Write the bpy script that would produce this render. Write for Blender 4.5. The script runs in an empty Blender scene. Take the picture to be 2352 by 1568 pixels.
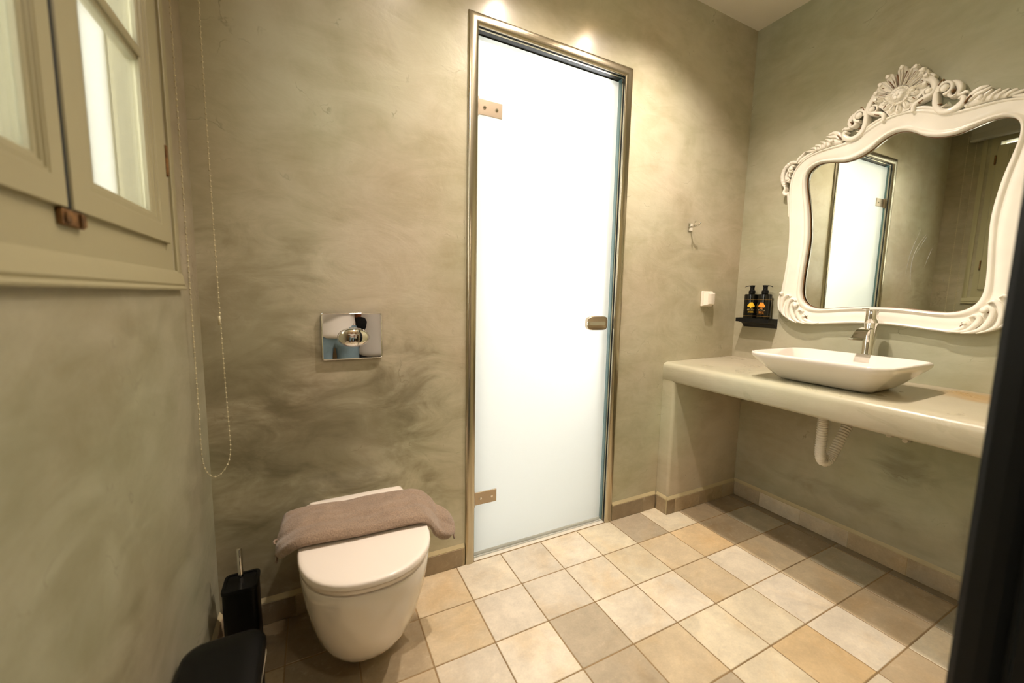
import bpy, bmesh, math, random
from mathutils import Vector, Matrix, noise as mn

# ------------------------------------------------------------------ camera, world, lights, exposure
sc = bpy.context.scene
COL = sc.collection
XR, H = 2.483, 2.5616           # right wall, ceiling
YF = -1.34                      # inner face of the front wall (doorway wall)

cd = bpy.data.cameras.new('camera'); cam = bpy.data.objects.new('camera', cd); COL.objects.link(cam)
R0 = (0.89441959, -0.44682318, 0.01904302)
R1 = (-0.03286357, -0.10812966, -0.99359346)
R2 = (0.4460197, 0.88806364, -0.11139749)
m = Matrix.Identity(4)
for i in range(3):
    m[i][0] = R0[i]; m[i][1] = -R1[i]; m[i][2] = -R2[i]
m[0][3], m[1][3], m[2][3] = 0.304256, -1.46969, 1.122233
cam.matrix_world = m
cd.sensor_fit = 'HORIZONTAL'; cd.sensor_width = 36.0
cd.lens = 36.0 * 907.41 / 2352.0
cd.clip_start = 0.01
cd.dof.use_dof = True; cd.dof.focus_distance = 2.1; cd.dof.aperture_fstop = 2.2
sc.camera = cam

sc.view_settings.view_transform = 'Standard'; sc.view_settings.look = 'None'
sc.view_settings.gamma = 1.0; sc.view_settings.exposure = 0.55
sc.view_settings.use_curve_mapping = False
sc.cycles.use_denoising = True
sc.cycles.max_bounces = 8; sc.cycles.diffuse_bounces = 4; sc.cycles.glossy_bounces = 4
sc.cycles.use_adaptive_sampling = True; sc.cycles.adaptive_threshold = 0.05
sc.cycles.transparent_max_bounces = 12; sc.cycles.caustics_reflective = False
sc.cycles.sample_clamp_indirect = 4.0

w = bpy.data.worlds.new('sky'); sc.world = w; w.use_nodes = True
bg = w.node_tree.nodes['Background']
bg.inputs[0].default_value = (1.0, .985, .97, 1); bg.inputs[1].default_value = 6.0

def light(name, kind, loc, energy, color, rot=(0, 0, 0), **kw):
    d = bpy.data.lights.new(name, kind); d.energy = energy; d.color = color
    for k, v in kw.items(): setattr(d, k, v)
    o = bpy.data.objects.new(name, d); o.location = loc; o.rotation_euler = rot
    COL.objects.link(o); return o
WARM = (1.0, 0.86, 0.75)
SPOTS = [(0.66, -0.47), (1.15, -0.47), (1.68, -0.45)]
for i, (x, y) in enumerate(SPOTS):
    light('ceiling_lamp', 'SPOT', (x, y, H - 0.045), [10, 68, 72][i], WARM,
          spot_size=math.radians(128), spot_blend=1.0, shadow_soft_size=0.028)
light('hallway_fill', 'POINT', (0.7, -2.1, H - 0.12), 14, (1, .88, .72), shadow_soft_size=0.06)  # added fill without a fixture, brightens the people in the doorway
pt = light('window_portal', 'AREA', (-0.26, -0.71, 1.77), 1, (1, 1, 1), (0, -math.pi / 2, 0),
           shape='RECTANGLE', size=1.30, size_y=1.0)
pt.data.cycles.is_portal = True
# daylight falling through the shower room's own window
light('shower_daylight', 'AREA', (2.02, 0.75, 1.62), 17, (1.0, .995, .985), (0, math.pi / 2, 0),
      shape='RECTANGLE', size=1.4, size_y=0.8)

# ------------------------------------------------------------------ helpers
def lin(c):
    def f(v):
        v /= 255.0
        return v / 12.92 if v <= 0.04045 else ((v + 0.055) / 1.055) ** 2.4
    return (f(c[0]), f(c[1]), f(c[2]), 1.0)

def mat(name, col=(200, 200, 200), rough=0.5, metal=0.0, coat=0.0, bump=0.0, bscale=60.0, vary=0.0, vscale=8.0, spec=0.5, trans=0.0, ior=1.5, emis=None, estr=0.0, sheen=0.0):
    M = bpy.data.materials.new(name); M.use_nodes = True
    nt = M.node_tree; N = nt.nodes; L = nt.links
    b = N['Principled BSDF']
    c = lin(col)
    b.inputs['Base Color'].default_value = c
    b.inputs['Roughness'].default_value = rough; b.inputs['Metallic'].default_value = metal
    b.inputs['Coat Weight'].default_value = coat; b.inputs['Coat Roughness'].default_value = 0.04
    b.inputs['Specular IOR Level'].default_value = spec
    b.inputs['Transmission Weight'].default_value = trans; b.inputs['IOR'].default_value = ior
    if sheen: b.inputs['Sheen Weight'].default_value = sheen
    if emis:
        b.inputs['Emission Color'].default_value = lin(emis); b.inputs['Emission Strength'].default_value = estr
    tc = N.new('ShaderNodeTexCoord')
    if vary:
        n = N.new('ShaderNodeTexNoise'); n.inputs['Scale'].default_value = vscale; n.inputs['Detail'].default_value = 5
        L.new(tc.outputs['Object'], n.inputs['Vector'])
        mx = N.new('ShaderNodeMixRGB'); mx.blend_type = 'MULTIPLY'; mx.inputs[0].default_value = 1
        mx.inputs[1].default_value = c
        rp = N.new('ShaderNodeMapRange'); rp.inputs['From Min'].default_value = 0.3; rp.inputs['From Max'].default_value = 0.7
        rp.inputs['To Min'].default_value = 1 - vary; rp.inputs['To Max'].default_value = 1 + vary
        L.new(n.outputs['Fac'], rp.inputs['Value']); L.new(rp.outputs[0], mx.inputs[2]); L.new(mx.outputs[0], b.inputs['Base Color'])
    if bump:
        n = N.new('ShaderNodeTexNoise'); n.inputs['Scale'].default_value = bscale; n.inputs['Detail'].default_value = 3
        L.new(tc.outputs['Object'], n.inputs['Vector'])
        bp = N.new('ShaderNodeBump'); bp.inputs['Strength'].default_value = bump; bp.inputs['Distance'].default_value = 0.002
        L.new(n.outputs['Fac'], bp.inputs['Height']); L.new(bp.outputs[0], b.inputs['Normal'])
    return M

def plaster(name, light_c, dark_c, seed=0.0, rough=0.36, contrast=1.0, stains=(), coat=0.0, lines=.6):
    """hand-trowelled microcement: cloudy tone, streaky trowel drags, fine hairline ridges"""
    M = bpy.data.materials.new(name); M.use_nodes = True
    nt = M.node_tree; N = nt.nodes; L = nt.links; b = N['Principled BSDF']
    tc = N.new('ShaderNodeTexCoord')
    def noise(sx, sy, sz, scale, detail, rough_=0.55, dist=0.0, rot=0.0):
        mp = N.new('ShaderNodeMapping'); mp.inputs['Scale'].default_value = (sx, sy, sz)
        mp.inputs['Location'].default_value = (seed, seed * 1.7, seed * .6); mp.inputs['Rotation'].default_value = (rot, rot, 0)
        L.new(tc.outputs['Object'], mp.inputs['Vector'])
        n = N.new('ShaderNodeTexNoise'); n.inputs['Scale'].default_value = scale; n.inputs['Detail'].default_value = detail
        n.inputs['Roughness'].default_value = rough_; n.inputs['Distortion'].default_value = dist
        L.new(mp.outputs[0], n.inputs['Vector']); return n.outputs['Fac']
    def math_(op, a, bb, clamp=False):
        x = N.new('ShaderNodeMath'); x.operation = op; x.use_clamp = clamp
        for i, v in enumerate((a, bb)):
            if isinstance(v, (int, float)): x.inputs[i].default_value = v
            else: L.new(v, x.inputs[i])
        return x.outputs[0]
    cloud = noise(1, 1, 1, 1.5, 8, .58, .5)
    mid = noise(1, 1, 1.7, 4.5, 7, .6, 1.2)
    drag = noise(1, 1, 3.2, 4.0, 6, .62, .9, .35)
    fine = noise(1, 1, 1, 38, 4, .6)
    s = math_('ADD', math_('MULTIPLY', cloud, .50), math_('MULTIPLY', mid, .28))
    s = math_('ADD', s, math_('MULTIPLY', drag, .17)); s = math_('ADD', s, math_('MULTIPLY', fine, .05))
    r = N.new('ShaderNodeMapRange'); r.interpolation_type = 'SMOOTHSTEP'
    r.inputs['From Min'].default_value = .5 - .17 / contrast; r.inputs['From Max'].default_value = .5 + .15 / contrast
    L.new(s, r.inputs['Value'])
    mx = N.new('ShaderNodeMixRGB'); L.new(r.outputs[0], mx.inputs[0])
    mx.inputs[1].default_value = lin(dark_c); mx.inputs[2].default_value = lin(light_c)
    out = mx.outputs[0]
    # a hue drift between greener and browner cement
    hue = noise(1, 1, 1, 1.1, 3, .5, .3, .8)
    m2 = N.new('ShaderNodeMixRGB'); m2.blend_type = 'MULTIPLY'; m2.inputs[0].default_value = 1
    cr = N.new('ShaderNodeValToRGB'); cr.color_ramp.elements[0].position = .35; cr.color_ramp.elements[1].position = .65
    cr.color_ramp.elements[0].color = (.95, 1.02, .96, 1); cr.color_ramp.elements[1].color = (1.04, .98, .98, 1)
    L.new(hue, cr.inputs[0]); L.new(out, m2.inputs[1]); L.new(cr.outputs[0], m2.inputs[2]); out = m2.outputs[0]
    for (cx, cy, cz, rx, rz, amt, *tint) in stains:    # old damp blotches with ragged edges of their own
        mp = N.new('ShaderNodeMapping'); mp.vector_type = 'POINT'
        mp.inputs['Scale'].default_value = (1 / rx, 1 / rx, 1 / rz)
        mp.inputs['Location'].default_value = (-cx / rx, -cy / rx, -cz / rz)
        L.new(tc.outputs['Object'], mp.inputs['Vector'])
        ln = N.new('ShaderNodeVectorMath'); ln.operation = 'LENGTH'; L.new(mp.outputs[0], ln.inputs[0])
        e = math_('ADD', ln.outputs['Value'], math_('MULTIPLY', math_('SUBTRACT', mid, .5), 1.8))
        e = math_('ADD', e, math_('MULTIPLY', math_('SUBTRACT', drag, .5), .7))
        rr = N.new('ShaderNodeMapRange'); rr.interpolation_type = 'SMOOTHSTEP'
        rr.inputs['From Min'].default_value = 1.25; rr.inputs['From Max'].default_value = .2
        rr.inputs['To Min'].default_value = 0; rr.inputs['To Max'].default_value = amt
        L.new(e, rr.inputs['Value'])
        m3 = N.new('ShaderNodeMixRGB'); m3.blend_type = 'MULTIPLY'; L.new(rr.outputs[0], m3.inputs[0])
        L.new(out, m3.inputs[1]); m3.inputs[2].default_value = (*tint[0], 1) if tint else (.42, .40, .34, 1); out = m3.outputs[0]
    # thin trowel lines
    vor = N.new('ShaderNodeTexVoronoi'); vor.feature = 'DISTANCE_TO_EDGE'; vor.inputs['Scale'].default_value = 2.6
    mp = N.new('ShaderNodeMapping'); mp.inputs['Location'].default_value = (seed, 0, seed); mp.inputs['Scale'].default_value = (1, 1, 1.6)
    nn = N.new('ShaderNodeTexNoise'); nn.inputs['Scale'].default_value = 3.5; nn.inputs['Detail'].default_value = 5
    L.new(tc.outputs['Object'], nn.inputs['Vector'])
    va = N.new('ShaderNodeMixRGB'); va.blend_type = 'ADD'; va.inputs[0].default_value = .8
    L.new(tc.outputs['Object'], va.inputs[1]); L.new(nn.outputs['Color'], va.inputs[2])
    L.new(va.outputs[0], mp.inputs['Vector']); L.new(mp.outputs[0], vor.inputs['Vector'])
    lr = N.new('ShaderNodeMapRange'); lr.inputs['From Min'].default_value = 0.0; lr.inputs['From Max'].default_value = .014
    lr.inputs['To Min'].default_value = 1; lr.inputs['To Max'].default_value = 0; L.new(vor.outputs['Distance'], lr.inputs['Value'])
    gate = N.new('ShaderNodeMapRange'); gate.inputs['From Min'].default_value = .56; gate.inputs['From Max'].default_value = .66
    L.new(mid, gate.inputs['Value'])
    line = math_('MULTIPLY', lr.outputs[0], gate.outputs[0], True)
    m4 = N.new('ShaderNodeMixRGB'); m4.blend_type = 'MULTIPLY'
    L.new(math_('MULTIPLY', line, lines), m4.inputs[0]); L.new(out, m4.inputs[1]); m4.inputs[2].default_value = (.45, .42, .35, 1)
    L.new(m4.outputs[0], b.inputs['Base Color'])
    rg = N.new('ShaderNodeMapRange'); rg.inputs['To Min'].default_value = rough - .05; rg.inputs['To Max'].default_value = rough + .09
    L.new(mid, rg.inputs['Value']); L.new(rg.outputs[0], b.inputs['Roughness'])
    b.inputs['Specular IOR Level'].default_value = .42
    b.inputs['Coat Weight'].default_value = coat; b.inputs['Coat Roughness'].default_value = .19
    h = math_('ADD', math_('MULTIPLY', mid, 1.0), math_('MULTIPLY', drag, .7))
    h = math_('ADD', h, math_('MULTIPLY', fine, .10)); h = math_('ADD', h, math_('MULTIPLY', line, -.15))
    bp = N.new('ShaderNodeBump'); bp.inputs['Strength'].default_value = .13; bp.inputs['Distance'].default_value = .012
    L.new(h, bp.inputs['Height']); L.new(bp.outputs[0], b.inputs['Normal'])
    return M

def link(name, me, material=None, parent=None, smooth=False, **tags):
    o = bpy.data.objects.new(name, me); COL.objects.link(o)
    if material: me.materials.append(material)
    if parent: o.parent = parent
    if smooth:
        for p in me.polygons: p.use_smooth = True
    for k, v in tags.items(): o[k] = v
    return o
def build(name, bm, material, parent=None, smooth=False, **tags):
    bmesh.ops.recalc_face_normals(bm, faces=bm.faces)
    me = bpy.data.meshes.new(name); bm.to_mesh(me); bm.free()
    return link(name, me, material, parent, smooth, **tags)
def auto(o, angle=40):
    me = o.data
    for p in me.polygons: p.use_smooth = True
    try: me.set_sharp_from_angle(angle=math.radians(angle))
    except Exception: pass
    return o
def struct(name, bm, material, parent=None, smooth=False):
    if parent is None: return build(name, bm, material, None, smooth, kind='structure')
    return build(name, bm, material, parent, smooth)
def thing(name, loc, label, cat, group=None, rz=0.0):
    o = bpy.data.objects.new(name, None); COL.objects.link(o); o.empty_display_size = .05
    o.location = loc; o.rotation_euler = (0, 0, rz); o['label'] = label; o['category'] = cat
    if group: o['group'] = group
    return o

def box(bm, a, b, bev=0.0, seg=2):
    lo = [min(a[i], b[i]) for i in range(3)]; hi = [max(a[i], b[i]) for i in range(3)]
    v = [bm.verts.new((x, y, z)) for z in (lo[2], hi[2]) for y in (lo[1], hi[1]) for x in (lo[0], hi[0])]
    fs = [bm.faces.new([v[i] for i in q]) for q in ((0, 2, 3, 1), (4, 5, 7, 6), (0, 1, 5, 4), (2, 6, 7, 3), (0, 4, 6, 2), (1, 3, 7, 5))]
    if bev:
        es = list({e for f in fs for e in f.edges})
        bmesh.ops.bevel(bm, geom=es, offset=bev, segments=seg, profile=.5, affect='EDGES')
    return bm
def B(*boxes, bev=0.0, seg=2):
    bm = bmesh.new()
    for a, b in boxes: box(bm, a, b, bev, seg)
    return bm
def rings(bm, rs, closed_ring=True, cap=True, loop=False):
    """skin a list of equally long vertex rings"""
    V = [[bm.verts.new(p) for p in r] for r in rs]; n = len(rs[0])
    m_ = len(V)
    for i in range(m_ if loop else m_ - 1):
        A, C = V[i], V[(i + 1) % m_]
        for j in range(n if closed_ring else n - 1):
            k = (j + 1) % n
            try: bm.faces.new((A[j], A[k], C[k], C[j]))
            except ValueError: pass
    if cap and not loop and closed_ring:
        bm.faces.new(V[0][::-1]); bm.faces.new(V[-1])
    return V
def lathe(bm, prof, c=(0, 0, 0), n=32, ax='z'):
    rs = []
    for r, h in prof:
        ring = []
        for k in range(n):
            t = 2 * math.pi * k / n
            p = (r * math.cos(t), r * math.sin(t), h)
            if ax == 'y': p = (p[0], p[2], p[1])
            if ax == 'x': p = (p[2], p[0], p[1])
            ring.append((c[0] + p[0], c[1] + p[1], c[2] + p[2]))
        rs.append(ring)
    rings(bm, rs); return bm
def crom(pts, n=8, closed=False):
    out = []; L_ = len(pts)
    P = [Vector(p) for p in pts]
    for i in range(L_ if closed else L_ - 1):
        if closed: p0, p1, p2, p3 = P[i - 1], P[i], P[(i + 1) % L_], P[(i + 2) % L_]
        else: p0, p1, p2, p3 = P[max(i - 1, 0)], P[i], P[i + 1], P[min(i + 2, L_ - 1)]
        for k in range(n):
            t = k / n
            out.append(.5 * ((2 * p1) + (p2 - p0) * t + (2 * p0 - 5 * p1 + 4 * p2 - p3) * t * t + (3 * p1 - p0 - 3 * p2 + p3) * t ** 3))
    if not closed: out.append(P[-1].copy())
    return out
def tube(bm, pts, rad, n=12, smooth=0, squash=None):
    """round tube along 3-D points; rad a number or one per point"""
    if smooth: 
        if not isinstance(rad, (int, float)):
            rr = [Vector((r, 0, 0)) for r in rad]; rad = [v.x for v in crom(rr, smooth)]
        pts = crom(pts, smooth)
    P = [Vector(p) for p in pts]; rs = []; up = None
    for i, p in enumerate(P):
        t = (P[min(i + 1, len(P) - 1)] - P[max(i - 1, 0)]).normalized()
        if up is None:
            up = Vector((0, 0, 1)) if abs(t.z) < .9 else Vector((1, 0, 0))
        up = (up - t * up.dot(t)).normalized(); s = t.cross(up)
        r = rad if isinstance(rad, (int, float)) else rad[i]
        rs.append([p + (up * math.cos(a) + s * math.sin(a)) * r for a in [2 * math.pi * k / n for k in range(n)]])
    rings(bm, rs); return bm
def rrect(cx, cy, w, d, r, z, n=6):
    """rounded rectangle ring in the x-y plane"""
    pts = []
    for sx, sy, a0 in ((1, 1, 0), (-1, 1, 90), (-1, -1, 180), (1, -1, 270)):
        for k in range(n + 1):
            a = math.radians(a0 + 90 * k / n)
            pts.append((cx + sx * (w / 2 - r) + r * math.cos(a), cy + sy * (d / 2 - r) + r * math.sin(a), z))
    return pts
def extrude_poly(bm, pts2, f, d0, d1):
    """polygon pts2 mapped through f(u, v, depth) between two depths"""
    a = [bm.verts.new(f(u, v, d0)) for u, v in pts2]; b = [bm.verts.new(f(u, v, d1)) for u, v in pts2]
    bm.faces.new(a[::-1]); bm.faces.new(b); n = len(a)
    for i in range(n): bm.faces.new((a[i], a[(i + 1) % n], b[(i + 1) % n], b[i]))

# ------------------------------------------------------------------ materials
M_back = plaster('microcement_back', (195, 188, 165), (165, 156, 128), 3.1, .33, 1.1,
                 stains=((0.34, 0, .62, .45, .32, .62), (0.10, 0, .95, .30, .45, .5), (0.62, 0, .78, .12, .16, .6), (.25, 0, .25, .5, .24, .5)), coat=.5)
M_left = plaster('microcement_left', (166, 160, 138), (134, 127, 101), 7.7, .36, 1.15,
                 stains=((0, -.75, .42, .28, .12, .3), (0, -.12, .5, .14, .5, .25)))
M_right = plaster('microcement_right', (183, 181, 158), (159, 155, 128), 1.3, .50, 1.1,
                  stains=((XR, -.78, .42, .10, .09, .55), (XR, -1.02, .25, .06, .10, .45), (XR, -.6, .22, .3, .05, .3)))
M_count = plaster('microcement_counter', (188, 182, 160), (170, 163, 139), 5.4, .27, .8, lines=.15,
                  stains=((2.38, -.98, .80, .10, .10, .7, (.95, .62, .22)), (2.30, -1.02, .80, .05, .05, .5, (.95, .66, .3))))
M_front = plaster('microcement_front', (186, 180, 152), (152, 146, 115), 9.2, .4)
M_ceil = mat('ceiling_paint', (226, 219, 203), .8)
M_cream = mat('cream_painted_wood', (160, 153, 120), .38, bump=.15, bscale=30)
M_whitep = mat('white_shutter_paint', (236, 236, 230), .5)
M_ext = mat('outside_plaster', (236, 228, 220), .9, bump=.4, bscale=90)
M_steel = mat('brushed_steel_casing', (190, 180, 158), .24, 1.0)
M_brush = mat('brushed_nickel', (188, 172, 150), .34, 1.0)
M_chrome = mat('chrome', (236, 234, 230), .05, 1.0)
M_plate = mat('mirror_chrome_plate', (240, 238, 235), .012, 1.0)
M_rubber = mat('dark_green_gasket', (12, 18, 17), .6)
M_black = mat('black_painted_metal', (9, 10, 10), .45, spec=.35)
M_blackp = mat('black_plastic', (4, 5, 5), .38, spec=.3)
M_jamb = mat('black_lacquered_jamb', (12, 15, 15), .5, spec=.3)
M_ceram = mat('white_glazed_ceramic', (230, 222, 210), .06, coat=.5)
M_lid = mat('white_seat_plastic', (232, 222, 210), .16)
M_mframe = mat('ivory_lacquered_wood', (241, 236, 223), .20, coat=.35, vary=.03, vscale=14)
M_glaze = mat('brown_antique_glaze', (120, 84, 42), .5)
M_pvc = mat('white_pvc', (226, 218, 202), .35)
M_plastic = mat('white_switch_plastic', (240, 230, 214), .3)
M_rust = mat('rusted_brass', (120, 88, 52), .6, .6, vary=.6, vscale=60, bump=.5, bscale=120)
M_bead = mat('pearl_chain', (196, 186, 150), .3)
M_blind = mat('blind_cassette', (150, 146, 132), .45)
M_yel = mat('yellow_print', (232, 190, 40), .5)
M_ora = mat('orange_print', (232, 150, 46), .5)
M_gold = mat('gold_line', (170, 130, 50), .4, .4)
M_bottle = mat('black_bottle_plastic', (10, 10, 6), .15, coat=.25, spec=.3)
M_grout = mat('sand_grout', (142, 118, 82), .85, vary=.25, vscale=5)
M_mortar = mat('painted_skirting_fillet', (190, 176, 138), .55, vary=.06)
M_liner = mat('white_bin_liner', (232, 224, 204), .4)

def glass_clear(name, tint=(.97, .99, .98)):
    M = bpy.data.materials.new(name); M.use_nodes = True; N = M.node_tree.nodes; L = M.node_tree.links
    N.remove(N['Principled BSDF']); out = N['Material Output']
    t = N.new('ShaderNodeBsdfTransparent'); t.inputs[0].default_value = (*tint, 1)
    g = N.new('ShaderNodeBsdfGlossy'); g.inputs['Roughness'].default_value = .02
    f = N.new('ShaderNodeFresnel'); f.inputs[0].default_value = 1.45
    mth = N.new('ShaderNodeMath'); mth.operation = 'MULTIPLY'; mth.inputs[1].default_value = .6; L.new(f.outputs[0], mth.inputs[0])
    mx = N.new('ShaderNodeMixShader'); L.new(mth.outputs[0], mx.inputs[0]); L.new(t.outputs[0], mx.inputs[1]); L.new(g.outputs[0], mx.inputs[2])
    L.new(mx.outputs[0], out.inputs[0]); return M
M_glass = glass_clear('window_glass')
def etched():
    M = bpy.data.materials.new('etched_glass_face'); M.use_nodes = True; N = M.node_tree.nodes; L = M.node_tree.links
    N.remove(N['Principled BSDF']); out = N['Material Output']
    t = N.new('ShaderNodeBsdfTranslucent'); t.inputs[0].default_value = (.95, .955, .94, 1)
    d = N.new('ShaderNodeBsdfDiffuse'); d.inputs[0].default_value = (.67, .68, .665, 1)
    m1 = N.new('ShaderNodeMixShader'); m1.inputs[0].default_value = .25; L.new(t.outputs[0], m1.inputs[1]); L.new(d.outputs[0], m1.inputs[2])
    g = N.new('ShaderNodeBsdfGlossy'); g.inputs['Roughness'].default_value = .25
    f = N.new('ShaderNodeFresnel'); f.inputs[0].default_value = 1.4
    mx = N.new('ShaderNodeMixShader'); L.new(f.outputs[0], mx.inputs[0]); L.new(m1.outputs[0], mx.inputs[1]); L.new(g.outputs[0], mx.inputs[2])
    L.new(mx.outputs[0], out.inputs[0]); return M
M_etch = etched()
M_gback = glass_clear('clear_glass_back_face', (.97, .98, .972))
M_gedge = mat('green_glass_edge', (96, 158, 146), .12, trans=.0, coat=.5)

# ------------------------------------------------------------------ floor (tiles of one mesh, each tile its own tone, shade painted in at the toilet corner)
TX, TY, C0, Y1 = 0.20332, 0.2000, 0.8002, -0.2041
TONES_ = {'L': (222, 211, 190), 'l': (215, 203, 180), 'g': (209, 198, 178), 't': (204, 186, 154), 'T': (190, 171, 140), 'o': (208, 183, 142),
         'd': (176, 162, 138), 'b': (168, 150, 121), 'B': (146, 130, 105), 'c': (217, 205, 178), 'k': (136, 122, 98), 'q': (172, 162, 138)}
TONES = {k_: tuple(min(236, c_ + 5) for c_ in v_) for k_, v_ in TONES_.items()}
ROWS = {0: {-4: 'B', -3: 'B', -2: 'b', -1: 't', 0: 'l', 1: 'g', 2: 'L', 3: 'c', 4: 'd', 5: 'c', 6: 'b', 7: 'B', 8: 'k'},  # leftmost tiles of the two back rows darkened to imitate shade by the toilet
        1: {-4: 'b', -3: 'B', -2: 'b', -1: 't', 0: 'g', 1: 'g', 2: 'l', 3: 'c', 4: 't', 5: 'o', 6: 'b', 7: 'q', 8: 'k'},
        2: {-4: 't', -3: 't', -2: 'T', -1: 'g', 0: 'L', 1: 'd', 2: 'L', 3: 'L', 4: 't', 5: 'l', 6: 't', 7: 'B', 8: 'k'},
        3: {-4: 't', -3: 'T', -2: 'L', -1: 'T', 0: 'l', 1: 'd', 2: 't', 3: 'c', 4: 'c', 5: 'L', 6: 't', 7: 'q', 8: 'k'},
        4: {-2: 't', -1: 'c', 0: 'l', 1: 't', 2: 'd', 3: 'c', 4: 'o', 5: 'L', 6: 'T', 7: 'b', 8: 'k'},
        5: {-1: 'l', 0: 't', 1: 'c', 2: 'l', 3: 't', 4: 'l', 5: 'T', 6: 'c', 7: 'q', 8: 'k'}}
def tile_material(name, rough=.42):
    M = bpy.data.materials.new(name); M.use_nodes = True; nt = M.node_tree; N = nt.nodes; L = nt.links; b = N['Principled BSDF']
    at = N.new('ShaderNodeAttribute'); at.attribute_name = 'tone'
    rn = N.new('ShaderNodeAttribute'); rn.attribute_name = 'shift'
    tc = N.new('ShaderNodeTexCoord')
    ad = N.new('ShaderNodeVectorMath'); ad.operation = 'MULTIPLY_ADD'; ad.inputs[1].default_value = (23, 17, 31)
    L.new(rn.outputs['Color'], ad.inputs[0]); L.new(tc.outputs['Object'], ad.inputs[2])
    def nz(scale, detail, rough_, dist, st=(1, 1, 1)):
        mp = N.new('ShaderNodeMapping'); mp.inputs['Scale'].default_value = st; L.new(ad.outputs[0], mp.inputs['Vector'])
        n = N.new('ShaderNodeTexNoise'); n.inputs['Scale'].default_value = scale; n.inputs['Detail'].default_value = detail
        n.inputs['Roughness'].default_value = rough_; n.inputs['Distortion'].default_value = dist
        L.new(mp.outputs[0], n.inputs['Vector']); return n.outputs['Fac']
    a = nz(7, 8, .62, .6); c = nz(26, 6, .7, .3, (1, 1.5, 1)); g = nz(160, 3, .6, 0)
    def mr(v, lo, hi, f0=.3, f1=.7):
        r = N.new('ShaderNodeMapRange'); r.inputs['From Min'].default_value = f0; r.inputs['From Max'].default_value = f1
        r.inputs['To Min'].default_value = lo; r.inputs['To Max'].default_value = hi; L.new(v, r.inputs['Value']); return r.outputs[0]
    def mul(x, y):
        m_ = N.new('ShaderNodeMath'); m_.operation = 'MULTIPLY'; L.new(x, m_.inputs[0]); L.new(y, m_.inputs[1]); return m_.outputs[0]
    k = mul(mul(mr(a, .84, 1.13), mr(c, .93, 1.06)), mr(g, .95, 1.05))
    mx = N.new('ShaderNodeMixRGB'); mx.blend_type = 'MULTIPLY'; mx.inputs[0].default_value = 1
    L.new(at.outputs['Color'], mx.inputs[1]); L.new(k, mx.inputs[2])
    m2 = N.new('ShaderNodeMixRGB'); m2.blend_type = 'MULTIPLY'; L.new(mr(nz(5, 6, .6, .5), 0, .55, .5, .68), m2.inputs[0])
    L.new(mx.outputs[0], m2.inputs[1]); m2.inputs[2].default_value = (.92, .80, .62, 1)
    m3 = N.new('ShaderNodeMixRGB'); m3.blend_type = 'MIX'; L.new(mr(c, 0, .22, .58, .72), m3.inputs[0])
    L.new(m2.outputs[0], m3.inputs[1]); m3.inputs[2].default_value = lin((228, 216, 192)); L.new(m3.outputs[0], b.inputs['Base Color'])
    b.inputs['Roughness'].default_value = rough; b.inputs['Specular IOR Level'].default_value = .4
    bp = N.new('ShaderNodeBump'); bp.inputs['Strength'].default_value = .12; bp.inputs['Distance'].default_value = .003
    L.new(c, bp.inputs['Height']); L.new(bp.outputs[0], b.inputs['Normal']); return M
M_tile = tile_material('stoneware_tiles')
def tiles_object(name, cells, thick, parent=None, bev=.0012):
    """cells: (lo, hi, tone rgb 0-255, shift)"""
    bm = bmesh.new(); lt = bm.loops.layers.float_color.new('tone'); ls = bm.loops.layers.float_color.new('shift')
    for lo, hi, tone, sh in cells:
        before = set(bm.faces); box(bm, lo, hi, bev, 1)
        for f in bm.faces:
            if f not in before:
                for l in f.loops: l[lt] = lin(tone); l[ls] = (*sh, 1)
    bmesh.ops.recalc_face_normals(bm, faces=bm.faces)
    me = bpy.data.meshes.new(name); bm.to_mesh(me); bm.free()
    me.materials.append(M_tile)
    return me
rnd = random.Random(11)
cells = []
G = .0021
for j in range(-1, 12):
    y1 = Y1 - (j - 1) * TY - G; y0 = Y1 - j * TY + G
    if j == -1: continue
    y1 = min(y1, -.002)
    for i in range(-4, 10):
        x0 = C0 + i * TX + G; x1 = C0 + (i + 1) * TX - G
        x0 = max(x0, .002); x1 = min(x1, XR - .002)
        if x1 - x0 < .01: continue
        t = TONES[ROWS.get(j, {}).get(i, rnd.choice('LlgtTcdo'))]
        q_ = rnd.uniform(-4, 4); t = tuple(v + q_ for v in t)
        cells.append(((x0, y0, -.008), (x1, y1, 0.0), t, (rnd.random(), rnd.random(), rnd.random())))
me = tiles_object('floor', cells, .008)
fl = bpy.data.objects.new('floor', me); COL.objects.link(fl); fl['kind'] = 'structure'
struct('floor_grout', B(((-.05, -2.62, -.03), (XR + .05, .02, -.0012))), M_grout, fl)

# ------------------------------------------------------------------ walls, ceiling
DX0, DX1, DZ = .872, 1.592, 2.120          # door opening
struct('wall_back', B(((-.3, 0, -.03), (DX0, .12, H)), ((DX1, 0, -.03), (XR + .12, .12, H)), ((DX0, 0, DZ), (DX1, .12, H))), M_back)
struct('wall_right', B(((XR, -2.7, -.03), (XR + .12, 0, H))), M_right)
WY0, WY1, WZ0, WZ1 = -1.185, -.235, 1.150, 2.385
struct('wall_left', B(((-.26, -2.7, -.03), (0, 0, WZ0)), ((-.26, -2.7, WZ1), (0, 0, H)), ((-.26, WY1, WZ0), (0, 0, WZ1)), ((-.26, -2.7, WZ0), (0, WY0, WZ1))), M_left)
JX = .955                                   # doorway's right side
struct('wall_front', B(((JX + .012, YF - .14, 0), (XR, YF, H)), ((0, YF - .14, 2.10), (JX + .012, YF, H))), M_front)
struct('wall_hallway', B(((-.26, -2.72, -.03), (XR + .12, -2.62, H))), mat('hallway_paint', (150, 130, 100), .7))
struct('ceiling', B(((-.3, -2.72, H), (XR + .12, 1.5, H + .06))), M_ceil)
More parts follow.
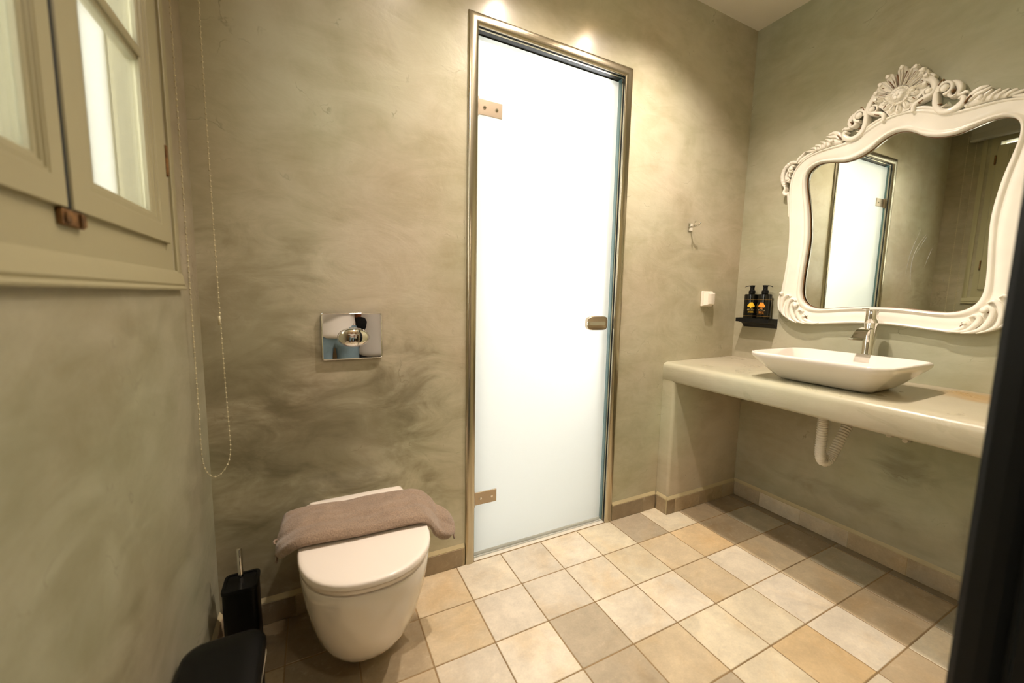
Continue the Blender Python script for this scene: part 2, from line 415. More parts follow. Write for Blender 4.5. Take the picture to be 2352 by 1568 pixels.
# doorway jamb at the right (black, with a stop and a bead)
bm = bmesh.new()
prof = [(JX, YF + .012), (JX + .075, YF + .012), (JX + .075, YF), (JX + .012, YF), (JX + .012, YF - .14), (JX, YF - .14), (JX, YF - .062), (JX - .014, YF - .058), (JX - .014, YF - .034), (JX - .003, YF - .030), (JX, YF - .026), (JX - .004, YF - .018), (JX - .006, YF - .008), (JX - .004, YF + .006)]
extrude_poly(bm, prof, lambda u, v, d: (u, v, d), 0, 2.10)
struct('door_2', bm, M_jamb)

# skirting: stoneware tiles with a painted mortar fillet on top
SK = .078
def skirt(name, runs, seed, cutw=.2045, phase=0.0, tones='dbBdTgb'):
    rr = random.Random(seed); cl = []; bmf = bmesh.new()
    for (ax, fixed, a, b, nrm) in runs:       # ax: axis along the run; nrm: sign of the room side
        s = a; first = True
        while s < b - 1e-4:
            e = min(b, s + (phase if first and phase else cutw)); first = False
            lo, hi = s + .0009, e - .0009; s = e
            if hi - lo < .004: continue
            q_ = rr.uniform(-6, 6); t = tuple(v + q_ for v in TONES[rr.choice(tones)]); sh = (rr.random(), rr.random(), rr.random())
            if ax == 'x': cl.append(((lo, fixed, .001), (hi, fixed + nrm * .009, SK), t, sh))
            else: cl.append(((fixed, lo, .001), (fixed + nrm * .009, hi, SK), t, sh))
        pr = [(0, SK - .004), (.0075, SK - .002), (.0078, SK + .003), (0, SK + .017)]
        if ax == 'x': extrude_poly(bmf, pr, lambda u, v, d: (d, fixed + nrm * u, v), a, b)
        else: extrude_poly(bmf, pr, lambda u, v, d: (fixed + nrm * u, d, v), a, b)
        if ax == 'x': box(bmf, (a, fixed, .0), (b, fixed + nrm * .0072, SK))
        else: box(bmf, (fixed, a, .0), (fixed + nrm * .0072, b, SK))
    me = tiles_object(name, cl, .009); o = bpy.data.objects.new(name, me); COL.objects.link(o); o['kind'] = 'structure'
    struct('fillet', bmf, M_mortar, o); return o
PX, PY = 1.934, -.078                        # counter pier: outer x face, front y face
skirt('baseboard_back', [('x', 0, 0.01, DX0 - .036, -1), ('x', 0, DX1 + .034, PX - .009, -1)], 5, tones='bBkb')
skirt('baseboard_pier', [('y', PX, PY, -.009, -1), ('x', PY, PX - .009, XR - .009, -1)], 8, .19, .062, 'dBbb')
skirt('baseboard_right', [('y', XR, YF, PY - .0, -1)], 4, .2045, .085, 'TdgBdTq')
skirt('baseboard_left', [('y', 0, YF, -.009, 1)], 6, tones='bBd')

# ------------------------------------------------------------------ glass door (door_1) with its metal casing
dr = bpy.data.objects.new('door_1', None); COL.objects.link(dr); dr['kind'] = 'structure'
def casing_profile():
    # (u out from the opening edge, v out of the wall): a half-round bullnose
    pts = [(-.004, -.002)]
    for k in range(9):
        a = math.pi * (1 - k / 8)
        pts.append((.0165 + .0205 * math.cos(a), .0125 * math.sin(a) ** .8 if 0 < k < 8 else 0.0))
    pts.append((.037, -.0))
    return pts
def casing():
    bm = bmesh.new(); pr = casing_profile()
    x0, x1, zt = DX0 + .004, DX1 - .004, DZ - .004
    path = [((x0, -.002), (-1, 0)), ((x0, zt), (-1, 1)), ((x1, zt), (1, 1)), ((x1, -.002), (1, 0))]
    rs = []
    for (x, z), (dx, dz) in path: rs.append([(x + dx * u, -v, z + dz * u) for u, v in pr])
    rings(bm, rs, closed_ring=True, cap=True); return bm
o = build('door_casing', casing(), M_steel, dr); auto(o, 50)
# metal lining of the opening, with a rebate groove and a gasket
bm = bmesh.new()
for sx, xe in ((1, DX0), (-1, DX1)):
    box(bm, (xe, -.001, 0), (xe + sx * .0045, .119, DZ)); box(bm, (xe + sx * .0045, .046, 0), (xe + sx * .013, .062, DZ - .0045), .001, 1)
    box(bm, (xe + sx * .0045, .012, 0), (xe + sx * .008, .020, DZ - .0045))
box(bm, (DX0 + .0045, -.001, DZ), (DX1 - .0045, .119, DZ - .0045)); box(bm, (DX0 + .0045, .046, DZ - .0045), (DX1 - .0045, .062, DZ - .013), .001, 1)
box(bm, (DX0 + .0045, .012, DZ - .0045), (DX1 - .0045, .020, DZ - .008))
build('door_lining', bm, M_steel, dr)
bm = bmesh.new(); bmt = bmesh.new()
for sx, xe in ((1, DX0 + .0045), (-1, DX1 - .0045)):
    box(bmt, (xe, .021, 0), (xe + sx * .003, .0455, DZ - .005)); box(bm, (xe, .004, 0), (xe + sx * .002, .011, DZ - .005))
box(bm, (DX0 + .005, .021, DZ - .0045), (DX1 - .005, .0455, DZ - .0075)); box(bm, (DX0 + .005, .004, DZ - .0045), (DX1 - .005, .011, DZ - .0065))
build('door_gasket', bm, M_rubber, dr); build('side_gap_strip', bmt, mat('teal_gap_reflection', (92, 122, 122), .2, coat=.3), dr)  # teal side strips painted as the reflection in the gap beside the glass
GX0, GX1, GZ0, GZ1, GY = .883, 1.574, .018, 2.098, .030
bm = bmesh.new(); box(bm, (GX0, GY, GZ0), (GX1, GY + .008, GZ1))
bm.faces.ensure_lookup_table(); bmesh.ops.recalc_face_normals(bm, faces=bm.faces)
me = bpy.data.meshes.new('glass_leaf'); bm.to_mesh(me); bm.free()
for q in (M_etch, M_gback, M_gedge): me.materials.append(q)
for p in me.polygons: p.material_index = 0 if p.normal.y < -.5 else (1 if p.normal.y > .5 else 2)
link('glass_leaf', me, None, dr)
build('bottom_seal', B(((GX0, GY - .002, .004), (GX1, GY + .010, .0185)), ((GX0 - .004, GY - .012, .0), (GX1 + .008, GY - .009, .006))), mat('clear_seal', (222, 226, 222), .15, coat=.4), dr)
build('threshold', B(((DX0, .0, -.01), (DX1, .12, -.0005))), M_ceil, dr)
def hinge(z):
    bm = B(((GX0 + .004, GY - .006, z - .028), (.993, GY - .0002, z + .028)), bev=.0008, seg=1)
    box(bm, (GX0 - .007, GY - .010, z - .034), (GX0 + .010, GY - .0002, z + .034), .0012, 1)
    h = build('hinge', bm, M_brush, dr)
    bm = bmesh.new()
    for x in (.918, .969): lathe(bm, [(.0001, -.0088), (.0055, -.0082), (.0065, -.006)], (x, GY, z), 14, 'y')
    build('hinge_screw', bm, M_chrome, h)
    build('hinge_knuckle', B(((GX0 - .004, GY - .0125, z - .012), (GX0 + .006, GY - .0098, z + .014)), bev=.001, seg=1), M_chrome, h)
hinge(1.845); hinge(.262)
# handle: rounded flat lock case with a recessed bar
hz = 1.008
bm = bmesh.new()
rs = []
for yy, s in ((GY - .0002, .96), (GY - .012, 1.0), (GY - .019, .97), (GY - .022, .88)):
    ring = []
    for k in range(28):
        a = 2 * math.pi * k / 28; c_, s_ = math.cos(a), math.sin(a)
        ex = math.copysign(abs(c_) ** (.45 if c_ > 0 else .6), c_); ez = math.copysign(abs(s_) ** .5, s_)
        ring.append((1.498 + (.060 if c_ > 0 else .062) * ex * s, yy, hz + .034 * ez * s))
    rs.append(ring)
rings(bm, rs); hd = build('door_handle', bm, M_brush, dr); auto(hd, 45)
bm = bmesh.new()
rs = []
for yy, s in ((GY - .0221, 1.0), (GY - .0245, .98), (GY - .0255, .9)):
    ring = []
    for sx, a0 in ((1, -90), (-1, 90)):
        for k in range(9):
            a = math.radians(a0 + 180 * k / 8); ring.append((1.486 + sx * .045 + .0085 * math.cos(a) * s, yy, hz + .0085 * math.sin(a) * s))
    rs.append(ring)
rings(bm, rs); auto(build('handle_inlay', bm, M_chrome, hd), 45)

# shower room behind the frosted door
M_sh = mat('shower_white_tiles', (240, 240, 236), .5)
struct('wall_shower', B(((.5, .12, -.03), (.6, 1.5, H)), ((.5, 1.4, -.03), (2.1, 1.5, H)),
       ((1.9, .12, -.03), (2.0, 1.5, .9)), ((1.9, .12, 2.34), (2.0, 1.5, H)), ((1.9, .12, .9), (2.0, .35, 2.34)), ((1.9, 1.15, .9), (2.0, 1.5, 2.34))), M_sh)
struct('floor_shower', B(((.5, .12, -.03), (2.0, 1.5, -.004))), M_sh)

# ------------------------------------------------------------------ window (window_1)
wn = bpy.data.objects.new('window_1', None); COL.objects.link(wn); wn['kind'] = 'structure'
AY0, AY1, AZ0, AZ1 = -1.240, -.180, 1.125, 2.42
def frame_rect(bm, y0, y1, z0, z1, prof, kz=1.0, k0=1.0, k1=1.0):
    """mitred frame: prof of (u inward from the outer edge, x); kz scales the width of the two rails"""
    rs = []
    for (y, z, dy, dz) in ((y0, z0, k0, 1), (y1, z0, -k1, 1), (y1, z1, -k1, -1), (y0, z1, k0, -1)):
        rs.append([(x, y + dy * u, z + dz * u * kz) for u, x in prof])
    rings(bm, rs, loop=True)
bm = bmesh.new()      # architrave on the wall: flat strips, a moulded sill piece below
frame_rect(bm, AY0, AY1, AZ0, AZ1, [(0, -.002), (0, .0045), (.0015, .006), (.0265, .006), (.028, .0045), (.028, -.002)], 1.5)
auto(build('window_architrave', bm, M_cream, wn), 35)
bm = bmesh.new()
extrude_poly(bm, [(.0, AZ0 - .001), (.013, AZ0 - .001), (.0145, AZ0 + .003), (.013, AZ0 + .007), (.0095, AZ0 + .009), (.012, AZ0 + .014), (.0085, AZ0 + .034), (.004, AZ0 + .046), (.0, AZ0 + .046)], lambda u, v, d: (u, d, v), AY0 - .001, AY1 + .001)
auto(build('window_sill', bm, M_cream, wn), 35)
bm = bmesh.new()      # fixed frame set in the wall
FY0, FY1, FZ0, FZ1 = AY0 + .046, AY1 - .046, AZ0 + .044, AZ1 - .044
frame_rect(bm, FY0, FY1, FZ0, FZ1, [(0, -.07), (0, .002), (.046, .002), (.046, -.07)])
box(bm, (-.07, FY0 + .01, FZ0 + .005), (.0015, FY1 - .01, FZ0 + .066))
auto(build('window_frame', bm, M_cream, wn), 35)
bm = bmesh.new()      # strips coloured brown for the shade in the groove round the fixed frame
for a, b_ in ((FY1, AY1 - .027), (AY0 + .027, FY0)): box(bm, (-.02, a, FZ0), (-.004, b_, FZ1))
build('frame_groove', bm, mat('groove_shade_brown', (96, 76, 34), .7), wn)
SZ0, SZ1 = 1.231, 2.305
def sash(y0, y1, name, k0, k1):
    """glazed casement with two moulded edges and two cross bars"""
    bm = bmesh.new()
    st = .092
    prof = [(0, -.040), (0, .006), (.002, .010), (.058, .010), (.060, .0085), (.067, .0090), (.069, .0065), (.078, .0070), (.081, .004), (.089, .0035), (.092, .001), (.092, -.0045), (.088, -.0046), (.088, -.040)]
    frame_rect(bm, y0, y1, SZ0, SZ1, prof, .63, k0, k1)
    a0, a1 = y0 + st * k0, y1 - st * k1
    for zc in (1.604, 1.925):
        box(bm, (-.026, a0 - .006, zc - .010), (.004, a1 + .006, zc + .010), .003, 2)
        box(bm, (-.022, a0 - .006, zc - .018), (-.001, a1 + .006, zc + .018), .005, 2)
    s = build(name, bm, M_cream, wn); auto(s, 30)
    zs = [SZ0 + .055, 1.604, 1.925, SZ1 - .055]
    for a, b_ in zip(zs[:-1], zs[1:]):
        build('window_pane', B(((-.0085, a0 - .002, a), (-.0050, a1 + .002, b_))), M_glass, s)
    return s
sr = sash(-.688, -.260, 'window_sash', .93, 1.0); sl = sash(-1.155, -.702, 'window_sash', .9, .565)
# black strip filling the gap between the two casements to imitate its shade
build('sash_gap_shade', B(((-.036, -.7018, SZ0), (.0075, -.6882, SZ1))), M_rubber, sl)
for z in (2.20, 1.42): 
    build('window_hinge', B(((.002, -.2595, z - .035), (.014, -.2515, z + .035)), bev=.003), M_rust, wn)
o = build('window_catch', B(((.0022, -.716, 1.208), (.0090, -.657, 1.2300)), ((.0090, -.712, 1.211), (.0120, -.700, 1.226)), ((.0090, -.675, 1.210), (.0130, -.662, 1.228)), bev=.0015), M_rust, wn)
bm = bmesh.new()     # white reveal outside, its stop and folded shutters
box(bm, (-.256, WY1 - .004, WZ0), (-.062, WY1 + .001, WZ1)); box(bm, (-.256, WY0 - .001, WZ0), (-.062, WY0 + .004, WZ1))
box(bm, (-.256, WY0, WZ0 - .001), (-.062, WY1, WZ0 + .010)); box(bm, (-.256, WY0, WZ1 - .010), (-.062, WY1, WZ1 + .001))
build('window_reveal', bm, M_whitep, wn)
M_leaf = mat('grey_white_shutter_paint', (208, 206, 196), .55)
build('shutter_leaf', B(((-.120, WY1 - .016, WZ0 + .02), (-.080, WY1 - .005, WZ1 - .02)), ((-.255, WY1 - .030, WZ0 + .02), (-.124, WY1 - .005, WZ1 - .02)), bev=.004), M_leaf, wn)
struct('wall_outside', B(((-2.6, -2.5, -.5), (-2.4, 3.2, 3.4))), M_ext)

# roller blind above the window and its bead chain
bl = thing('roller_blind', (0, 0, 0), 'grey roller blind cassette rolled up above the cream window', 'blind')
bm = bmesh.new()
pr = [(.023, 2.53), (.070, 2.53), (.085, 2.48), (.082, 2.41), (.094, 2.365), (.088, 2.352), (.023, 2.36)]
extrude_poly(bm, pr, lambda u, v, d: (u, d, v), -1.27, -.135)
build('cassette', bm, M_blind, bl)
for ya, yb in ((-.135, -.118), (-1.288, -1.2705)): build('end_bracket', B(((.0005, ya, 2.40), (.075, yb, 2.52)), bev=.004), M_blind, bl)
A_, B_ = Vector((.014, -.150, 0)), Vector((.066, -.118, 0))
path = [(A_.x, A_.y, 2.44)] + [(A_.x, A_.y, z) for z in (2.2, 1.8, 1.4, 1.0, .80)] + [(.0135, -.150, .70), (.0150, -.149, .655), (.020, -.146, .625), (.030, -.140, .604), (.042, -.133, .598), (.055, -.125, .607), (.0675, -.1175, .630), (.0735, -.114, .665), (.0735, -.114, .72), (.072, -.115, .80), (.0695, -.116, 1.0), (.067, -.117, 1.3), (.066, -.118, 1.7), (.066, -.118, 2.44)]
P = crom(path, 24)
cum = [0.0]
for a, b_ in zip(P[:-1], P[1:]): cum.append(cum[-1] + (b_ - a).length)
bmc = bmesh.new(); bmb = bmesh.new(); tube(bmc, P[::3] + [P[-1]], .0007, 6)
pitch = .0142; s = 0.005; k = 0; last = None
while s < cum[-1]:
    while cum[k + 1] < s: k += 1
    f = (s - cum[k]) / max(1e-9, cum[k + 1] - cum[k]); p = P[k].lerp(P[k + 1], f)
    bmesh.ops.create_icosphere(bmb, subdivisions=1, radius=.0026, matrix=Matrix.Translation(p)); s += pitch
cs = build('chain_cord', bmc, M_bead, bl, True)
cb = build('chain_beads', bmb, M_bead, bl, True); cb['kind'] = 'stuff'
bm = bmesh.new(); tube(bm, [(B_.x + .0008, B_.y, 1.030), (B_.x + .0008, B_.y, 1.055)], .0032, 8); build('chain_connector', bm, M_bead, bl, True)

# ------------------------------------------------------------------ counter
ct = bpy.data.objects.new('vanity_counter', None); COL.objects.link(ct)
ct['label'] = 'grey-beige microcement counter on a low pier below the ornate mirror'; ct['category'] = 'counter'
bm = bmesh.new()
# slab profile in (x, z) with a rounded nose, extruded along y; the nose wanders a little as hand-made work does
pr = [(XR - .0008, .706), (1.945, .704), (1.936, .708), (1.932, .716), (1.930, .745), (1.9295, .775), (1.933, .789), (1.941, .797), (1.955, .801), (1.99, .802), (XR - .0008, .806)]
N_ = 60; rs = []
for k in range(N_ + 1):
    y = -.0008 + (YF + .0016) * k / N_; dx = .0022 * mn.noise(Vector((y * 5, 1, 0))); dz = .0015 * mn.noise(Vector((y * 4, 7, 0)))
    rs.append([(x + (dx if x < 2.2 else 0), y, z + (dz if z > .75 else 0)) for x, z in pr])
rings(bm, rs); auto(build('worktop', bm, M_count, ct), 50)
bm = bmesh.new(); rs = []
for z in (0, .3, .6, .712): rs.append([(XR - .0008, -.001, z), (PX, -.001, z), (PX, PY + .016, z), (PX + .004, PY + .005, z), (PX + .016, PY, z), (XR - .0008, PY, z)])
rings(bm, rs); auto(build('pier', bm, M_back, ct), 50)

# ------------------------------------------------------------------ vessel basin
bs = thing('wash_basin', (2.150, -.655, .8045), 'white rectangular ceramic vessel basin with flared sides standing on the counter', 'sink')
bm = bmesh.new(); rs = []
W_, D_, HB = .392, .482, .110      # x size, y size
for w_, d_, r, z in ((.19, .30, .03, 0), (.205, .318, .034, .003), (.25, .355, .042, .022), (.315, .412, .052, .054), (.366, .458, .062, .079), (.386, .476, .064, .090), (W_, D_, .064, .099), (W_, D_, .064, .106), (W_ - .006, D_ - .006, .062, HB), (W_ - .014, D_ - .014, .058, HB + .0004), (W_ - .022, D_ - .022, .055, HB - .003), (.35, .442, .058, .094), (.315, .410, .060, .070), (.275, .37, .065, .042), (.22, .31, .07, .026), (.05, .06, .02, .0215)):
    rs.append(rrect(0, 0, w_, d_, r, z, 8))
rings(bm, rs, cap=True); b_ = build('bowl', bm, M_ceram, bs); auto(b_, 60)
sb = b_.modifiers.new('s', 'SUBSURF'); sb.levels = 1; sb.render_levels = 1
bm = bmesh.new(); lathe(bm, [(.0001, .0), (.021, .0), (.022, .002), (.017, .004), (.0001, .0045)], (0, 0, .0215), 24); auto(build('drain_cover', bm, M_chrome, bs), 40)

# ------------------------------------------------------------------ tall basin tap
tp = thing('basin_tap', (2.395, -.662, .8055), 'tall chrome mixer tap with a curved open spout behind the basin', 'tap')
bm = bmesh.new(); lathe(bm, [(.0255, 0), (.0255, .004), (.0215, .006), (.0212, .236), (.0206, .238)], n=32); auto(build('tap_body', bm, M_chrome, tp), 35)
bm = bmesh.new(); lathe(bm, [(.0206, .2385), (.0216, .240), (.0216, .288), (.0206, .291), (.0001, .2915)], n=32); tb = build('tap_head', bm, M_chrome, tp); auto(tb, 35)
bm = bmesh.new(); rs = []
for x, z, w_ in ((.004, .2925, .013), (-.02, .2925, .014), (-.045, .294, .0135), (-.060, .2955, .0125)):
    rs.append([(x, -w_, z), (x, w_, z), (x, w_, z + .004), (x, -w_, z + .004)])
rings(bm, rs); auto(build('lever', bm, M_chrome, tb), 40)
bm = bmesh.new(); rs = []
for x, z, w_, t in ((-.016, .212, .016, .006), (-.035, .213, .017, .005), (-.055, .2105, .0185, .004), (-.072, .203, .0205, .004), (-.084, .191, .022, .004), (-.094, .176, .024, .004), (-.104, .170, .0245, .004), (-.118, .168, .025, .0035)):
    rs.append([(x, -w_, z), (x, w_, z), (x, w_ * .96, z + t), (x, -w_ * .96, z + t)])
rings(bm, rs); o = build('spout', bm, M_chrome, tp); auto(o, 40)

# ------------------------------------------------------------------ drain hose under the counter
dh = thing('drain_hose', (2.150, -.640, .704), 'white corrugated waste hose bent into a loop under the counter', 'pipe')
bm = bmesh.new(); lathe(bm, [(.0205, 0), (.0205, -.036), (.0185, -.038), (.0185, -.052)], n=24); bmesh.ops.recalc_face_normals(bm, faces=bm.faces)
auto(build('hose_collar', bm, M_pvc, dh), 35)
path = [(0, 0, -.045), (0, 0, -.08), (.001, 0, -.13), (.002, 0, -.18), (.008, -.001, -.214), (.028, -.004, -.236), (.056, -.008, -.232), (.078, -.012, -.206), (.105, -.016, -.16), (.135, -.02, -.112), (.165, -.024, -.070), (.20, -.026, -.040), (.25, -.028, -.028), (.333, -.03, -.024)]
P = crom(path, 24)
Q = [P[0]]; acc = 0
for a, b_ in zip(P[:-1], P[1:]):
    acc += (b_ - a).length
    if acc >= .0013: Q.append(b_); acc = 0
rad = [.0178 + .0020 * math.cos(2 * math.pi * k / 5) for k in range(len(Q))]
bm = bmesh.new(); tube(bm, Q, rad, 20); build('corrugated_hose', bm, M_pvc, dh, True)
for i, (y, z) in enumerate(((-.742, .574), (-.795, .568))):
    v = thing('angle_valve', (XR, y, z), ['small white valve cap under the counter, closer to the waste hose', 'small white valve cap under the counter, farther from the waste hose'][i], 'valve', 'valve caps under the counter')
    bm = bmesh.new(); lathe(bm, [(.013, -.0005), (.013, -.004), (.010, -.012), (.009, -.030), (.0001, -.031)], n=18, ax='x'); auto(build('valve_body', bm, M_pvc, v), 40)

# ------------------------------------------------------------------ ornate mirror
MC = -.648
mi = thing('wall_mirror', (XR, MC, 1.097), 'ornate ivory baroque mirror with a carved shell crest above the basin', 'mirror')
def W(d, z, x):      # crest coordinates -> the mirror's local frame (origin on the wall)
    return (x, -d, z - 1.097)
HALF = [((0, 1.109), (0, 1.037)), ((.06, 1.108), (.07, 1.035)), ((.12, 1.103), (.135, 1.029)), ((.175, 1.097), (.20, 1.022)), ((.22, 1.096), (.27, 1.019)), ((.255, 1.105), (.33, 1.033)), ((.282, 1.126), (.372, 1.067)), ((.296, 1.158), (.390, 1.115)), ((.30, 1.20), (.39, 1.18)), ((.298, 1.27), (.382, 1.26)), ((.293, 1.345), (.377, 1.345)), ((.290, 1.425), (.377, 1.43)), ((.295, 1.50), (.382, 1.51)), ((.305, 1.575), (.390, 1.58)), ((.318, 1.64), (.396, 1.65)), ((.327, 1.695), (.396, 1.705)), ((.325, 1.735), (.388, 1.755)), ((.312, 1.759), (.368, 1.79)), ((.288, 1.773), (.335, 1.817)), ((.255, 1.775), (.29, 1.831)), ((.215, 1.766), (.245, 1.836)), ((.175, 1.757), (.195, 1.837)), ((.14, 1.759), (.155, 1.842)), ((.11, 1.767), (.12, 1.857)), ((.082, 1.781), (.088, 1.876)), ((.055, 1.801), (.055, 1.888)), ((.03, 1.816), (.028, 1.893))]
TOP = ((0, 1.8225), (0, 1.894))
full = HALF + [TOP] + [((-a[0], a[1]), (-b[0], b[1])) for a, b in HALF[:0:-1]]
inn = crom([(a[0], a[1], 0) for a, b in full], 6, True); out_ = crom([(b[0], b[1], 0) for a, b in full], 6, True)
FP = [(-.02, -.006), (.0, -.010), (.0, -.026), (.03, -.0315), (.10, -.034), (.17, -.0315), (.21, -.0265), (.25, -.0255), (.30, -.0275), (.55, -.0300), (.80, -.0300), (.84, -.0305), (.87, -.0345), (.93, -.0355), (.98, -.0325), (1.0, -.026), (1.0, -.001)]
bm = bmesh.new(); rs = []
for a, b in zip(inn, out_):
    rs.append([W(a.x + (b.x - a.x) * t, a.y + (b.y - a.y) * t, x) for t, x in FP])
rings(bm, rs, loop=True, closed_ring=False); auto(build('mirror_frame', bm, M_mframe, mi), 50)
# antique glaze left in the groove beside the inner bead and where the glass meets the wood
bm = bmesh.new(); rs = []
for a, b in zip(inn, out_):
    rs.append([W(a.x + (b.x - a.x) * t, a.y + (b.y - a.y) * t, x) for t, x in ((-.035, -.0085), (-.005, -.0085), (.002, -.014), (-.03, -.0125))])
rings(bm, rs, loop=True); build('glaze_line', bm, M_glaze, mi)
bm = bmesh.new()
vs = [bm.verts.new(W(a.x + (b.x - a.x) * -.0, a.y, -.0085)) for a, b in zip(inn, out_)]
vb = [bm.verts.new(W(a.x, a.y, -.0045)) for a, b in zip(inn, out_)]
bm.faces.new(vs); bm.faces.new(vb[::-1])
for k in range(len(vs)): bm.faces.new((vs[k], vs[(k + 1) % len(vs)], vb[(k + 1) % len(vs)], vb[k]))
M_mirror = mat('silvered_glass', (214, 218, 206), .015, 1.0)
MG = build('mirror_glass', bm, M_mirror, mi)
# hung a hair out of true on its nail
for v_ in MG.data.vertices: v_.co.x += math.tan(math.radians(-.55)) * -v_.co.y * 1.0 + math.tan(math.radians(-.22)) * (v_.co.z - .38)
SMUDGES = [[(0.225, 1.581), (0.181, 1.55), (0.15, 1.499)], [(0.076, 1.251), (0.083, 1.328), (0.105, 1.421)], [(0.095, 1.203), (0.09, 1.289), (0.103, 1.357), (0.131, 1.414)], [(0.1, 1.327), (0.123, 1.385), (0.141, 1.42)], [(0.129, 1.271), (0.14, 1.323), (0.15, 1.36)], [(0.189, 1.213), (0.189, 1.29), (0.191, 1.363)], [(0.201, 1.296), (0.203, 1.361)], [(0.225, 1.302), (0.235, 1.357), (0.243, 1.405)], [(0.203, 1.253), (0.223, 1.212)], [(0.217, 1.245), (0.238, 1.208)], [(0.243, 1.495), (0.255, 1.54)]]
def ridge(bm, pts, wid, x0, x1, sm=6, dome=.006, n=7):
    """carved ribbon: (d, z) centre line, half widths, from depth x0 (back) to x1 (crown of the ridge); both in -x"""
    P = crom([(p[0], p[1], 0) for p in pts], sm)
    wd = [v.x for v in crom([(q, 0, 0) for q in wid], sm)] if not isinstance(wid, (int, float)) else [wid] * len(P)
    xx = [v.x for v in crom([(q, 0, 0) for q in x1], sm)] if not isinstance(x1, (int, float)) else [x1] * len(P)
    rs = []
    for i, p in enumerate(P):
        t = (P[min(i + 1, len(P) - 1)] - P[max(i - 1, 0)]); t.normalize(); nx, nz = -t.y, t.x
        w_ = max(wd[i], .0004); ring = [W(p.x + nx * w_, p.y + nz * w_, x0)]
        for k in range(n):
            a = math.pi * k / (n - 1)
            ring.append(W(p.x + nx * w_ * math.cos(a), p.y + nz * w_ * math.cos(a), xx[i] + dome - dome * math.sin(a)))
        ring.append(W(p.x - nx * w_, p.y - nz * w_, x0)); rs.append(ring)
    rings(bm, rs)
bm = bmesh.new()
for L_ in SMUDGES:
    ridge(bm, L_, [.0002] + [.0011] * (len(L_) - 2) + [.0003], -.0082, -.0094, 5, dome=.0001, n=3)
M_sm = mat('wiped_smear', (225, 228, 222), .5); M_sm.node_tree.nodes['Principled BSDF'].inputs['Alpha'].default_value = .22
build('smear', bm, M_sm, MG, kind='stuff')
def pearl(bm, d, z, r, x, sy=1.0):
    bmesh.ops.create_uvsphere(bm, u_segments=14, v_segments=10, radius=1, matrix=Matrix.Translation(W(d, z, x)) @ Matrix.Diagonal((r * .8, r, r * sy, 1)))
def both(f):
    for s in (1, -1): f(s)
def mir(pts, s): return [(p[0] * s, p[1]) for p in pts]
